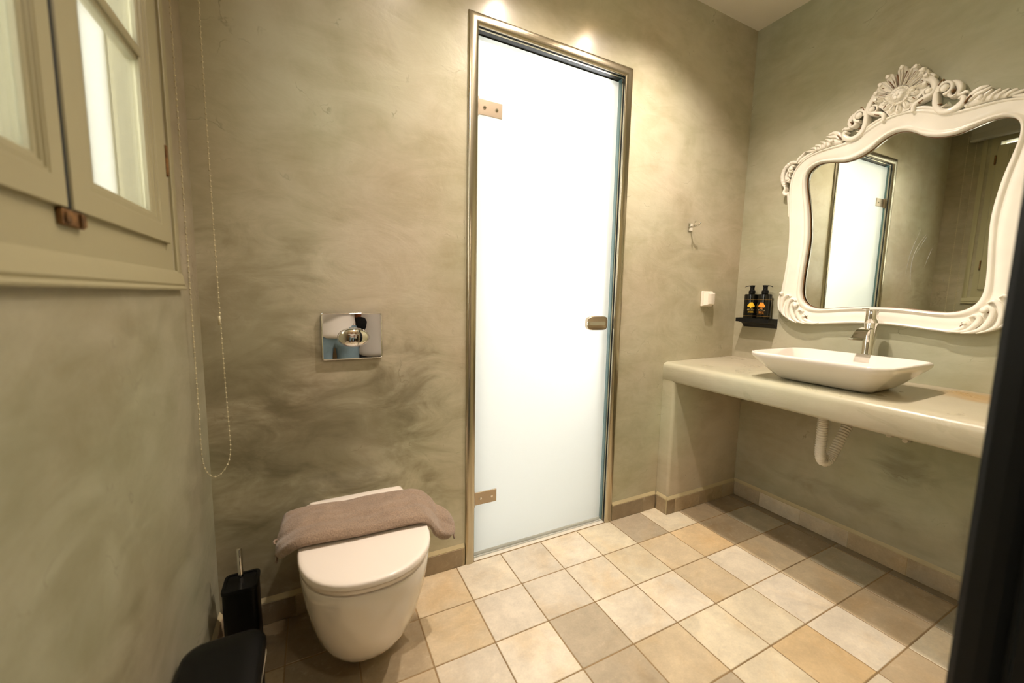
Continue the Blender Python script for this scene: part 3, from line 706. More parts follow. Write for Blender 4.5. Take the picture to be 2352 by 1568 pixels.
# crest
bm = bmesh.new()
def crest_half(s):
    S1 = [(.036, 1.972), (.028, 1.985), (.038, 1.997), (.058, 1.997), (.080, 1.987), (.096, 1.968), (.101, 1.947), (.094, 1.930), (.077, 1.919), (.055, 1.910), (.046, 1.898), (.046, 1.879)]
    ridge(bm, mir(S1, s), [.004, .008, .0095, .0105, .011, .010, .0095, .009, .0085, .0075, .007, .006], -.006, -.046)
    ridge(bm, mir([(.088, 1.985), (.101, 1.972), (.108, 1.955), (.112, 1.935)], s), [.002, .004, .005, .003], -.006, -.040)
    pearl(bm, s * .036, 1.966, .0115, -.044); pearl(bm, s * .087, 1.938, .011, -.044)
    ridge(bm, mir([(.087, 1.954), (.073, 1.948), (.072, 1.932), (.083, 1.923), (.098, 1.926)], s), .0035, -.006, -.043, dome=.004)
    ridge(bm, mir([(.047, 1.983), (.052, 1.969), (.044, 1.953), (.030, 1.952), (.022, 1.964)], s), .0032, -.006, -.043, dome=.004)
    S2 = [(.122, 1.958), (.111, 1.941), (.107, 1.919), (.108, 1.889), (.115, 1.866), (.127, 1.850), (.144, 1.843), (.161, 1.845), (.174, 1.853), (.183, 1.866), (.180, 1.880), (.170, 1.876)]
    ridge(bm, mir(S2, s), [.003, .006, .008, .009, .0095, .0095, .0095, .0105, .011, .009, .006, .003], -.006, -.044)
    ridge(bm, mir([(.113, 1.880), (.120, 1.868), (.130, 1.866), (.140, 1.872)], s), [.005, .004, .003, .001], -.006, -.040)
    ring = [(.131 + .0185 * math.cos(a), 1.930 + .021 * math.sin(a)) for a in [math.radians(q) for q in range(-100, 215, 30)]]
    ridge(bm, mir(ring, s), .0052, -.006, -.045, 4, dome=.005); pearl(bm, s * .131, 1.930, .0125, -.043, 1.1)
    S3 = [(.139, 1.948), (.153, 1.944), (.165, 1.931), (.168, 1.913), (.163, 1.900), (.172, 1.893), (.184, 1.897), (.191, 1.892)]
    ridge(bm, mir(S3, s), [.006, .008, .009, .008, .007, .006, .006, .003], -.004, -.036)
    ridge(bm, mir([(.146, 1.914), (.143, 1.903), (.152, 1.893), (.163, 1.897)], s), [.004, .006, .005, .003], -.006, -.042)
    # the wave that fills between the crest and the flat band
    ridge(bm, mir([(.050, 1.893), (.075, 1.886), (.100, 1.872), (.118, 1.858)], s), [.006, .006, .006, .005], -.002, -.036)
    # acanthus leaf climbing outward
    L0 = [(.186, 1.846), (.205, 1.853), (.229, 1.856), (.262, 1.850), (.300, 1.842), (.336, 1.845)]
    ridge(bm, mir(L0, s), [.010, .016, .017, .013, .009, .002], -.002, -.036, dome=.010)
    ridge(bm, mir([(.192, 1.862), (.203, 1.880), (.222, 1.892), (.243, 1.891)], s), [.004, .008, .007, .002], -.002, -.040)
    ridge(bm, mir([(.198, 1.856), (.212, 1.872), (.230, 1.878), (.250, 1.884)], s), [.003, .006, .006, .002], -.002, -.043)
    for k, (a, b) in enumerate((((.232, 1.842), (.252, 1.874)), ((.250, 1.840), (.272, 1.868)), ((.268, 1.837), (.292, 1.860)), ((.286, 1.834), (.311, 1.852)))):
        m_ = ((a[0] + b[0]) / 2 - .006, (a[1] + b[1]) / 2 + .004)
        ridge(bm, mir([a, m_, b], s), [.002, .0055, .002], -.002, -.043, dome=.006)
    pearl(bm, s * .226, 1.858, .0085, -.043)
    ridge(bm, mir([(.300, 1.832), (.325, 1.825), (.350, 1.812), (.366, 1.800)], s), [.002, .007, .007, .003], -.002, -.037)
both(crest_half)
# scallop shell: fan of fluted petals with rolled tips
extrude_poly(bm, [(.088 * math.sin(a), 1.957 + .094 * math.cos(a) - .004) for a in [math.radians(q) for q in range(-84, 85, 12)]] + [(.052, 1.925), (.030, 1.893), (-.030, 1.893), (-.052, 1.925)], lambda u, v, d: W(u, v, d), -.006, -.034)
for k in range(-4, 5):
    a = math.radians(k * 18.5); ln = (.112, .105, .100, .092, .082)[abs(k)]; wv = (.0150, .0140, .0135, .0125, .0110)[abs(k)]
    bend = math.radians(7 if k > 0 else (-7 if k < 0 else 0))
    p = [(math.sin(a + bend * q * q) * r, 1.957 + math.cos(a + bend * q * q) * r) for r, q in ((.026, 0), (.05, .3), (ln * .72, .7), (ln * .90, .9), (ln, 1.2))]
    ridge(bm, p, [.004, .0075, wv, wv * .98, .007], -.006, [-.044, -.041, -.043, -.051, -.044], dome=.010)
    for sd in (-1, 1):      # fine flutes inside the petal
        p2 = [(math.sin(a + sd * .045 * 1.2) * r, 1.957 + math.cos(a + sd * .045 * 1.2) * r) for r in (.036, .06, ln * .86)]
        ridge(bm, p2, [.0012, .0018, .0012], -.03, -.0545, dome=.003, n=5)
    p = [(math.sin(a + bend) * r, 1.957 + math.cos(a + bend) * r) for r in (ln * .86, ln * .93, ln * .99)]
    ridge(bm, p, [.005, .0085, .005], -.012, -.058, dome=.007)
for s in (1, -1):       # curled tips where the shell meets the scrolls
    ridge(bm, mir([(.050, 2.020), (.064, 2.024), (.074, 2.014), (.070, 2.003), (.060, 2.006)], s), [.003, .006, .0065, .005, .002], -.006, -.042)
    ridge(bm, mir([(.070, 2.002), (.084, 2.002), (.094, 1.992), (.088, 1.984)], s), [.003, .005, .005, .002], -.006, -.038)
for k in range(-3, 4):      # drooping petals under the flower
    a = math.radians(180 + k * 27); ln = .068 - .003 * abs(k)
    p = [(math.sin(a) * r, 1.957 + math.cos(a) * r) for r in (.022, .040, ln * .85, ln)]
    ridge(bm, p, [.004, .009, .0105, .004], -.006, [-.046, -.046, -.044, -.036], dome=.009)
    p = [(math.sin(a) * r, 1.957 + math.cos(a) * r) for r in (.03, .045, ln * .8)]
    ridge(bm, p, [.002, .0025, .0015], -.02, -.0495, dome=.004)
crest = build('crest', bm, M_mframe, mi); auto(crest, 55)
bm = bmesh.new()      # rosette
lathe_p = [(.036, -.030), (.036, -.046), (.033, -.052), (.028, -.050), (.024, -.049), (.021, -.055), (.015, -.060), (.0001, -.061)]
lathe(bm, [(r, h) for r, h in lathe_p], W(0, 1.957, 0), 40, 'x')
for k in range(5):
    a = 2 * math.pi * k / 5 + .3
    bmesh.ops.create_uvsphere(bm, u_segments=10, v_segments=8, radius=1, matrix=Matrix.Translation(W(.0105 * math.cos(a), 1.957 + .0105 * math.sin(a), -.0585)) @ Matrix.Diagonal((.006, .0095, .0095, 1)))
pearl(bm, 0, 1.957, .006, -.063)
for k in range(34):
    a = 2 * math.pi * k / 34
    ridge(bm, [(.024 * math.cos(a), 1.957 + .024 * math.sin(a)), (.034 * math.cos(a), 1.957 + .034 * math.sin(a))], .0011, -.046, -.0535, 1, dome=.001, n=4)
ro = build('rosette', bm, M_mframe, crest); auto(ro, 45)
bm = bmesh.new()      # strokes of brown glaze rubbed between the carvings
for k in range(-4, 4):
    a = math.radians((k + .5) * 18.5); ridge(bm, [(math.sin(a * (1 + .02 * q)) * r, 1.957 + math.cos(a * (1 + .02 * q)) * r) for q, r in ((0, .044), (1, .066), (2, .088))], .0011, -.03, -.0445, 2, dome=.0004, n=3)
for s in (1, -1):
    for L_ in ([(.016, 1.994), (.020, 2.012), (.021, 2.028)], [(.056, 1.981), (.074, 1.974), (.084, 1.962)], [(.113, 1.945), (.120, 1.958), (.127, 1.962)], [(.153, 1.905), (.159, 1.914)], [(.189, 1.852), (.196, 1.866), (.204, 1.874)], [(.118, 1.876), (.128, 1.874)], [(.040, 1.935), (.048, 1.926)], [(.060, 1.905), (.075, 1.912)]):
        ridge(bm, mir(L_, s), .0011, -.03, -.0475, 3, dome=.0005, n=3)
build('crest_glaze', bm, M_glaze, crest, kind='stuff')
# corner and shoulder carvings
def corner(s, name):
    bm = bmesh.new()
    ridge(bm, mir([(.205, 1.028), (.235, 1.026), (.262, 1.040), (.275, 1.056), (.268, 1.066), (.258, 1.060)], s), [.003, .007, .008, .007, .005, .002], -.02, -.042)
    ridge(bm, mir([(.235, 1.024), (.272, 1.030), (.295, 1.056), (.301, 1.078), (.290, 1.088), (.276, 1.080)], s), [.002, .007, .009, .008, .006, .003], -.02, -.044)
    ridge(bm, mir([(.262, 1.021), (.305, 1.036), (.326, 1.070), (.330, 1.104), (.318, 1.120), (.303, 1.112)], s), [.002, .008, .009, .008, .006, .003], -.02, -.045)
    ridge(bm, mir([(.300, 1.024), (.340, 1.046), (.352, 1.084), (.346, 1.122), (.330, 1.140), (.314, 1.132)], s), [.002, .007, .008, .008, .006, .002], -.02, -.044)
    ridge(bm, mir([(.330, 1.036), (.368, 1.066), (.379, 1.105), (.372, 1.142), (.352, 1.160), (.340, 1.152)], s), [.002, .007, .008, .008, .005, .002], -.012, -.042)
    ridge(bm, mir([(.356, 1.052), (.388, 1.084), (.396, 1.124), (.393, 1.152), (.385, 1.172)], s), [.002, .006, .006, .005, .002], -.004, -.037)
    ridge(bm, mir([(.395, 1.090), (.400, 1.13), (.396, 1.165)], s), [.002, .005, .002], -.002, -.030)
    pearl(bm, s * .311, 1.108, .0115, -.044); pearl(bm, s * .384, 1.168, .010, -.038); pearl(bm, s * .268, 1.058, .006, -.043)
    o = build(name, bm, M_mframe, mi); auto(o, 55)
    bm = bmesh.new()
    for L_ in ([(.285, 1.026), (.315, 1.048), (.331, 1.078)], [(.256, 1.046), (.262, 1.054)], [(.318, 1.098), (.324, 1.104)], [(.350, 1.046), (.372, 1.070), (.384, 1.1)]):
        ridge(bm, mir(L_, s), .0010, -.02, -.0395, 3, dome=.0004, n=3)
    build('carving_glaze', bm, M_glaze, o, kind='stuff')
both(lambda s: corner(s, 'bottom_corner_carving'))
def shoulder(s):
    bm = bmesh.new()
    cx, cz = .398, 1.752
    ridge(bm, mir([(.370, 1.806), (.392, 1.813), (.414, 1.806), (.430, 1.788), (.437, 1.764), (.436, 1.738), (.428, 1.714), (.418, 1.702)], s), [.005, .008, .009, .009, .009, .008, .007, .003], -.002, -.034)
    for k in range(9):
        a = math.radians(105 - k * 19); pearl(bm, s * (.398 + .040 * math.cos(a)), 1.757 + .056 * math.sin(a), .0065, -.030)
    ridge(bm, mir([(.378, 1.790), (.392, 1.792), (.404, 1.780), (.396, 1.766), (.384, 1.772)], s), [.004, .006, .006, .005, .003], -.01, -.041)
    pearl(bm, s * .392, 1.780, .0085, -.040)
    ridge(bm, mir([(.408, 1.772), (.414, 1.752), (.412, 1.734), (.402, 1.724), (.394, 1.732)], s), [.003, .0055, .006, .006, .003], -.008, -.040)
    pearl(bm, s * .405, 1.735, .0085, -.038)
    ridge(bm, mir([(.398, 1.772), (.402, 1.756), (.398, 1.744)], s), [.002, .004, .002], -.01, -.037)
    ridge(bm, mir([(.426, 1.708), (.418, 1.694), (.422, 1.676), (.416, 1.664), (.404, 1.662), (.398, 1.672)], s), [.002, .005, .0065, .007, .006, .003], -.004, -.036)
    ridge(bm, mir([(.400, 1.664), (.398, 1.63), (.392, 1.59), (.388, 1.55)], s), [.005, .004, .003, .001], -.01, -.034)
    ridge(bm, mir([(.341, 1.846), (.352, 1.834), (.366, 1.822), (.376, 1.806)], s), [.002, .006, .007, .004], -.004, -.034)
    auto(build('shoulder_carving', bm, M_mframe, mi), 55)
both(shoulder)

# ------------------------------------------------------------------ soap shelf with two bottles
sh = thing('soap_shelf', (XR, -.150, 1.020), 'small black metal soap shelf fixed between corner and mirror', 'shelf')
bm = bmesh.new()
pr = [(-.0005, -.036), (-.004, -.036)] + [(-.084 + .070 * math.cos(math.radians(a)) + .006, -.036 + .030 * math.sin(math.radians(a)) - .0) for a in (0, 25, 50, 75, 88)] + [(-.084, -.006), (-.084, .0145), (-.0005, .0145)]
extrude_poly(bm, pr, lambda u, v, d: (u, d, v), -.088, -.083); extrude_poly(bm, pr, lambda u, v, d: (u, d, v), .083, .088)
pr2 = [(-.0005, -.036), (-.004, -.036)] + [(-.078 + .070 * math.cos(math.radians(a)), -.036 + .030 * math.sin(math.radians(a))) for a in (0, 25, 50, 75, 88)] + [(-.083, -.006), (-.083, .0143), (-.080, .0143), (-.080, -.002), (-.0005, -.002)]
extrude_poly(bm, pr2, lambda u, v, d: (u, d, v), -.083, .083)
box(bm, (-.004, -.083, -.03), (-.0005, .083, .0143))
build('shelf_bracket', bm, M_black, sh)
build('shelf_plate', B(((-.080, -.083, -.002), (-.004, .083, .0008))), M_black, sh)
def text(s, size, loc, M, parent, name='label_text', ex=.0001):
    cu = bpy.data.curves.new(name, 'FONT'); cu.body = s; cu.size = size; cu.align_x = 'CENTER'; cu.align_y = 'CENTER'; cu.extrude = ex
    t_ = bpy.data.objects.new(name, cu); COL.objects.link(t_); bpy.context.view_layer.update()
    me = bpy.data.meshes.new_from_object(t_.evaluated_get(bpy.context.evaluated_depsgraph_get()))
    bpy.data.objects.remove(t_); me.materials.clear(); me.materials.append(M)
    for v_ in me.vertices:      # wrap the print round the bottle
        a_ = v_.co.x / .0345; d_ = .0345 + v_.co.z - .0001; v_.co.x = d_ * math.sin(a_); v_.co.z = d_ * math.cos(a_) - .0345
    o = bpy.data.objects.new(name, me); COL.objects.link(o); o.parent = parent; o.location = loc
    o.rotation_euler = (math.pi / 2, 0, -math.pi / 2); return o
def bottle(y, label, inkc, lines, noz, rz):
    b = thing('soap_bottle', (XR - .0445, y, 1.0210), label, 'bottle', 'pump bottles on the black soap shelf', rz)
    bm = bmesh.new(); lathe(bm, [(.0001, 0), (.0315, 0), (.0335, .002), (.0338, .010), (.0338, .136), (.0325, .1415), (.018, .143), (.014, .1445), (.014, .150)], n=40)
    bd = build('bottle_body', bm, M_bottle, b); auto(bd, 30)
    bm = bmesh.new(); lathe(bm, [(.0150, .1455), (.0160, .1455), (.0160, .1600), (.0140, .162), (.0112, .163), (.0100, .178), (.0115, .180), (.0115, .186), (.0001, .1868)], n=24)
    pm = build('pump', bm, M_blackp, b); auto(pm, 35)
    bm = bmesh.new(); rs = []
    for t, z, w_, h in ((-.012, .1835, .008, .006), (0, .184, .008, .006), (.014, .1845, .006, .0045), (.026, .1825, .0045, .004), (.034, .1785, .003, .003)):
        rs.append([(-w_, noz * t, z), (w_, noz * t, z), (w_, noz * t, z + h), (-w_, noz * t, z + h)])
    rings(bm, rs); auto(build('nozzle', bm, M_blackp, pm), 40)
    for z in (.026, .1135):
        bm = bmesh.new(); lathe(bm, [(.0337, z - .0006), (.03405, z - .0004), (.03405, z + .0004), (.0337, z + .0006)], n=40)
        build('gold_band', bm, M_gold, bd)
    # tree emblem, wrapped on the cylinder facing the room
    bm = bmesh.new(); R_ = .0342
    def wr(u, v, d): a = u / R_; return (-(R_ + d) * math.cos(a), -(R_ + d) * math.sin(a), v)
    rr = random.Random(4)
    def blob(u, v, r, sq=1.0):
        extrude_poly(bm, [(u + r * math.cos(a), v + r * sq * math.sin(a)) for a in [2 * math.pi * k / 12 for k in range(12)]], wr, -.0006, .00012 + rr.random() * .00005)
    for u, v, r in ((0, .087, .0075), (-.008, .084, .006), (.008, .084, .0062), (-.0125, .079, .0048), (.0125, .079, .005), (-.004, .0905, .0055), (.005, .0905, .0055), (-.007, .0765, .0035), (.008, .0755, .0035), (0, .080, .006)):
        blob(u, v, r)
    extrude_poly(bm, [(-.011, .0635), (.011, .0635), (.006, .0655), (.0022, .0680), (.0016, .073), (.006, .079), (-.006, .079), (-.0018, .073), (-.0024, .0680), (-.006, .0655)], wr, -.0006, .0002)
    build('tree_emblem', bm, inkc, bd)
    bm = bmesh.new(); extrude_poly(bm, [(-.0065, .0975), (.0065, .0975), (.0065, .0990), (-.0065, .0990)], wr, -.0003, .0003); build('label_print', bm, inkc, bd)
    text('Olive Tree', .0078, (-.0346, 0, .0585), mat('pale_print', (214, 196, 140), .5), bd)
    for k, s in enumerate(lines): text(s, .0052, (-.0344, 0, .0505 - .0058 * k), inkc, bd)
    bm = bmesh.new()
    for z in (.0635, .0543): extrude_poly(bm, [(-.016, z), (.016, z), (.016, z + .0004), (-.016, z + .0004)], wr, -.0003, .0003)
    build('label_rule', bm, M_gold, bd)
    return b
bottle(-.1165, 'black pump bottle with a yellow tree emblem, beside the wall corner', M_yel, ['Conditioner', 'with olive oil'], 1, math.radians(33))
bottle(-.1865, 'black pump bottle with an orange tree emblem, beside the ornate mirror', M_ora, ['Shampoo &', 'Shower gel', 'with olive oil'], -1, math.radians(12))

# ------------------------------------------------------------------ robe hook, switch, flush plate
hk = thing('robe_hook', (2.061, 0, 1.500), 'small chrome double robe hook on the wall above the white socket', 'hook')
build('hook_plate', B(((-.0150, -.006, -.019), (.0150, -.0002, .019)), bev=.0015), M_chrome, hk)
bm = bmesh.new(); tube(bm, [(0, -.005, 0), (0, -.022, -.002), (0, -.034, .001)], .0048, 10, 4)
for s in (-1, 1): tube(bm, [(0, -.028, -.001), (s * .010, -.040, .004), (s * .018, -.046, .014), (s * .019, -.047, .021)], [.0048, .0042, .0036, .0042], 10, 4)
build('hook_prongs', bm, M_chrome, hk, True)
sw = thing('covered_socket', (2.222, 0, 1.134), 'white covered wall socket beside the right-hand wall corner above the counter', 'socket')
build('socket_plate', B(((-.041, -.012, -.041), (.041, -.0002, .041)), bev=.003), M_plastic, sw)
bm = bmesh.new(); rs = []
for y, s in ((-.012, 1.0), (-.026, .97), (-.034, .86), (-.037, .6)): rs.append([(x * s, y, z * (s ** .5)) for x, z in ((-.031, -.034), (.034, -.034), (.034, .034), (-.031, .034))])
rings(bm, rs); auto(build('socket_lid', bm, M_plastic, sw), 30)
fp = thing('flush_plate', (.4215, 0, .978), 'polished chrome flush plate with an oval button above the toilet', 'flush plate')
bm = bmesh.new(); rs = []
for w_, d_, r, y in ((.1945, .1600, .006, .0), (.1945, .1600, .006, -.0105), (.1938, .1593, .006, -.0118), (.1920, .1575, .006, -.0126), (.1900, .1555, .006, -.0128), (.1880, .1535, .005, -.0122), (.1872, .1527, .005, -.0118)):
    rs.append([(p[0], y, p[1]) for p in rrect(0, 0, w_, d_, r, 0, 4)])
rings(bm, rs); auto(build('plate', bm, M_plate, fp), 30)
bm = bmesh.new(); rs = []
for s, y in ((1.0, -.0118), (1.0, -.0150), (.97, -.0165), (.93, -.0165), (.91, -.0150), (.80, -.0170), (.55, -.0195), (.25, -.0212), (.02, -.0216)):
    rs.append([(.002 + .0515 * s * math.cos(2 * math.pi * k / 48), y, -.004 + .0335 * s * math.sin(2 * math.pi * k / 48)) for k in range(48)])
rings(bm, rs); auto(build('flush_button', bm, M_plate, fp), 25)
bm = bmesh.new(); tube(bm, [(.010 + .010 * math.cos(math.radians(a)), -.0212 + .0012 * abs(a) / 60, -.004 + .031 * math.sin(math.radians(a))) for a in range(-60, 61, 12)], .0012, 6)
build('button_split', bm, M_chrome, fp, True)

# ------------------------------------------------------------------ wall-hung toilet
TXc = .418
to = thing('toilet', (TXc, 0, 0), 'white wall-hung toilet with a closed flat lid below the flush plate', 'toilet')
def dshape(w_, wb, yb, ym, yf, z, n=18, e=2.25):
    """D outline: back edge at yb, widest at ym, nose at yf"""
    pts = [(-wb / 2 + .004, yb, z), (0, yb, z), (wb / 2 - .004, yb, z), (wb / 2, yb - .004, z)]
    for k in (1, 2, 3): t = k / 4; pts.append((wb / 2 + (w_ - wb) / 2 * math.sin(t * math.pi / 2), yb + (ym - yb) * t, z))
    for k in range(n + 1):
        a = math.pi * k / n; c_, s_ = math.cos(a), math.sin(a)
        pts.append((w_ / 2 * math.copysign(abs(c_) ** (2 / e), c_), ym - (ym - yf) * abs(s_) ** (2 / e), z))
    for k in (3, 2, 1): t = k / 4; pts.append((-(wb / 2 + (w_ - wb) / 2 * math.sin(t * math.pi / 2)), yb + (ym - yb) * t, z))
    pts.append((-wb / 2, yb - .004, z)); return pts
bm = bmesh.new(); rs = []
for w_, wb, ym, yf, z in ((.11, .12, -.14, -.240, .032), (.180, .165, -.17, -.312, .039), (.226, .205, -.19, -.360, .063), (.262, .238, -.21, -.400, .103), (.290, .268, -.24, -.441, .155), (.312, .292, -.27, -.474, .220), (.330, .312, -.30, -.500, .290), (.341, .325, -.32, -.517, .350), (.345, .328, -.33, -.522, .384), (.343, .326, -.33, -.520, .392), (.330, .316, -.32, -.506, .3945)):
    rs.append(dshape(w_, wb, -.001, ym, yf, z))
rings(bm, rs); o = build('toilet_bowl', bm, M_ceram, to); auto(o, 60)
bm = bmesh.new(); rs = []
for s, z in ((-.020, .3950), (-.020, .3972), (-.004, .3976), (-.001, .3990), (-.001, .4085), (-.006, .4105), (-.018, .4110)): rs.append(dshape(.346 + s, .312 + s, -.062, -.33, -.522 - s / 2, z))
rings(bm, rs); auto(build('toilet_seat', bm, M_lid, to), 50)
bm = bmesh.new(); rs = []
for s, z in ((-.020, .4105), (-.020, .4130), (-.004, .4134), (0, .4150), (0, .4250), (-.003, .4285), (-.010, .4305), (-.03, .4312), (-.2, .4318)): rs.append(dshape(.350 + s, .300 + s, -.060 + s / 8, -.335, -.528 - s / 2, z))
rings(bm, rs); auto(build('toilet_lid', bm, M_lid, to), 50)
build('hinge_block', B(((-.12, -.060, .395), (.12, -.030, .418)), bev=.004), M_lid, to)

# ------------------------------------------------------------------ folded towel draped over the lid
tw = thing('hand_towel', (0, 0, 0), 'taupe terry hand towel folded and laid across the closed toilet lid', 'towel')
def towel_material():
    M = mat('taupe_terry', (152, 124, 106), .95, sheen=.35)
    N = M.node_tree.nodes; L = M.node_tree.links; b = N['Principled BSDF']; tc = N.new('ShaderNodeTexCoord')
    n1 = N.new('ShaderNodeTexNoise'); n1.inputs['Scale'].default_value = 300; n1.inputs['Detail'].default_value = 2
    n2 = N.new('ShaderNodeTexNoise'); n2.inputs['Scale'].default_value = 22; n2.inputs['Detail'].default_value = 4
    for q in (n1, n2): L.new(tc.outputs['Object'], q.inputs['Vector'])
    r = N.new('ShaderNodeMapRange'); r.inputs['From Min'].default_value = .3; r.inputs['From Max'].default_value = .7; r.inputs['To Min'].default_value = .72; r.inputs['To Max'].default_value = 1.22
    L.new(n1.outputs['Fac'], r.inputs['Value'])
    r2 = N.new('ShaderNodeMapRange'); r2.inputs['From Min'].default_value = .3; r2.inputs['From Max'].default_value = .7; r2.inputs['To Min'].default_value = .88; r2.inputs['To Max'].default_value = 1.1
    L.new(n2.outputs['Fac'], r2.inputs['Value'])
    mu = N.new('ShaderNodeMath'); mu.operation = 'MULTIPLY'; L.new(r.outputs[0], mu.inputs[0]); L.new(r2.outputs[0], mu.inputs[1])
    mx = N.new('ShaderNodeMixRGB'); mx.blend_type = 'MULTIPLY'; mx.inputs[0].default_value = 1; mx.inputs[1].default_value = lin((146, 124, 104)); L.new(mu.outputs[0], mx.inputs[2]); L.new(mx.outputs[0], b.inputs['Base Color'])
    bp = N.new('ShaderNodeBump'); bp.inputs['Strength'].default_value = .8; bp.inputs['Distance'].default_value = .0025; L.new(n1.outputs['Fac'], bp.inputs['Height']); L.new(bp.outputs[0], b.inputs['Normal'])
    return M
M_towel = towel_material()
# stations along the towel: back edge (x, y, z) and front edge (x, y, z) of the upper surface
TB = [(.196, -.118, .428), (.212, -.130, .454), (.262, -.136, .466), (.330, -.138, .464), (.400, -.142, .463), (.470, -.146, .464), (.535, -.150, .465), (.580, -.158, .465), (.612, -.176, .460), (.632, -.204, .449), (.650, -.226, .431), (.672, -.232, .418), (.690, -.238, .398), (.696, -.246, .380)]
TF = [(.186, -.285, .398), (.208, -.312, .430), (.250, -.332, .460), (.330, -.340, .462), (.400, -.345, .460), (.470, -.347, .461), (.535, -.350, .461), (.575, -.354, .461), (.602, -.354, .440), (.620, -.348, .412), (.634, -.342, .386), (.652, -.335, .366), (.676, -.322, .352), (.694, -.306, .350)]
bm = bmesh.new(); rs = []
Bk = crom(TB, 5); Fr = crom(TF, 5)
for i, (a, b_) in enumerate(zip(Bk, Fr)):
    t = i / (len(Bk) - 1); th = .027 if i < len(Bk) - 3 else .027 * (.55, .80, .93)[len(Bk) - 1 - i]
    ax = (b_ - a); ln = ax.length; ax.normalize(); along = (Bk[min(i + 1, len(Bk) - 1)] - Bk[max(i - 1, 0)]).normalized(); up = along.cross(-ax).normalized() * 1.0
    if up.z < 0: up = -up
    ring = []; nn_ = 22
    for k in range(nn_ + 1):
        u = k / nn_; p = a + ax * ln * u
        wob = .0045 * mn.noise(p * 11) + .0024 * mn.noise(p * 34) + .0035 * max(0, math.sin(u * 2.2 + 3.5 * mn.noise(p * 5))) - .002 * math.exp(-((u - .62 - .05 * math.sin(t * 6)) / .06) ** 2)
        edge = min(u, 1 - u) * ln; dr_ = 0 if edge > th / 2 else th / 2 - math.sqrt(max(0, (th / 2) ** 2 - (th / 2 - edge) ** 2))
        ring.append(p + up * (wob - dr_ + .0035 * math.sin(u * 3.1)))
    for k in range(nn_, -1, -1):
        u = k / nn_; p = a + ax * ln * u; edge = min(u, 1 - u) * ln
        dr_ = 0 if edge > th / 2 else th / 2 - math.sqrt(max(0, (th / 2) ** 2 - (th / 2 - edge) ** 2))
        ring.append(p - up * (th - .0008 - dr_))
    rs.append(ring)
rings(bm, rs); o = build('towel_fold', bm, M_towel, tw, True)
sbm = o.modifiers.new('s', 'SUBSURF'); sbm.levels = 2; sbm.render_levels = 2
# hems at both ends and the hanging loop
for e, sgn in ((0, -1), (-1, 1)):
    a, b_ = Bk[e], Fr[e]
    for dz in (-.004, -.017):
        bm = bmesh.new(); q = [a.lerp(b_, t) + Vector((sgn * -.0010, 0, dz + .004 * math.sin(t * 9 + dz * 200))) for t in [k / 14 for k in range(1, 14)]]
        tube(bm, q, .0030, 8); build('towel_hem', bm, M_towel, tw, True)
bm = bmesh.new(); tube(bm, [(.198, -.232, .408), (.183, -.232, .412), (.182, -.222, .416), (.197, -.218, .416)], .0028, 8, 5); build('hanging_loop', bm, M_towel, tw, True)

# ------------------------------------------------------------------ toilet brush and bin
br = thing('toilet_brush', (.0795, -.113, 0), 'black square toilet brush holder with chrome handle in the wall corner', 'toilet brush')
bm = bmesh.new(); rs = []
for w_, z, r in ((.088, 0, .012), (.090, .003, .014), (.0885, .12, .014), (.0885, .238, .014), (.0925, .240, .015), (.0930, .248, .015), (.0900, .251, .014), (.076, .251, .010), (.074, .2475, .009)): rs.append(rrect(0, 0, w_, w_ * .97, r, z, 5))
rings(bm, rs); auto(build('brush_holder', bm, M_blackp, br), 40)
bm = bmesh.new(); lathe(bm, [(.0070, .247), (.0070, .352), (.0055, .356), (.0001, .357)], n=18); auto(build('brush_handle', bm, M_chrome, br), 40)
bn = thing('pedal_bin', (.0905, -.505, 0), 'black rounded rectangular pedal bin in front of the toilet brush', 'bin')
bm = bmesh.new(); rs = []
for w_, d_, z, r in ((.148, .215, .0, .03), (.152, .22, .004, .034), (.156, .228, .255, .036), (.154, .226, .258, .036)): rs.append(rrect(0, 0, w_, d_, r, z, 6))
rings(bm, rs); auto(build('bin_body', bm, M_blackp, bn), 40)
bm = bmesh.new(); rs = []
for w_, d_, z, r in ((.150, .222, .262, .034), (.164, .236, .264, .040), (.168, .240, .270, .042), (.168, .240, .284, .042), (.160, .232, .294, .040), (.140, .21, .300, .036), (.08, .14, .303, .03)): rs.append(rrect(0, 0, w_, d_, r, z, 6))
rings(bm, rs); auto(build('bin_lid', bm, M_blackp, bn), 50)
bm = bmesh.new(); rs = []
for w_, d_, z in ((.158, .230, .235), (.163, .234, .250), (.160, .231, .2625)): rs.append([(p[0] + .0015 * math.sin(p[1] * 90), p[1], p[2] + .004 * math.sin(p[1] * 60 + p[0] * 80)) for p in rrect(0, 0, w_, d_, .036, z, 6)])
rings(bm, rs, cap=False); build('bin_liner', bm, M_liner, bn, True)
build('bin_pedal', B(((-.02, -.145, .006), (.02, -.105, .014)), bev=.003), M_chrome, bn)

# ------------------------------------------------------------------ recessed ceiling spotlights (out of the frame)
for i, (x, y) in enumerate(SPOTS):
    s = thing('ceiling_spotlight', (x, y, H), ['round recessed ceiling spotlight nearest the window', 'round recessed ceiling spotlight in the middle of the row', 'round recessed ceiling spotlight nearest the basin'][i], 'ceiling light', 'recessed ceiling spotlights')
    bm = bmesh.new(); lathe(bm, [(.045, 0), (.045, -.006), (.038, -.010), (.034, -.008), (.034, -.0005)], n=28)
    auto(build('trim_ring', bm, M_brush, s), 40)
    bm = bmesh.new(); lathe(bm, [(.0335, -.0006), (.0335, -.004), (.0001, -.0045)], n=24)
    build('bulb_lens', bm, mat('lit_bulb_lens', (255, 214, 160), .3, emis=(255, 214, 160), estr=45.0), s)

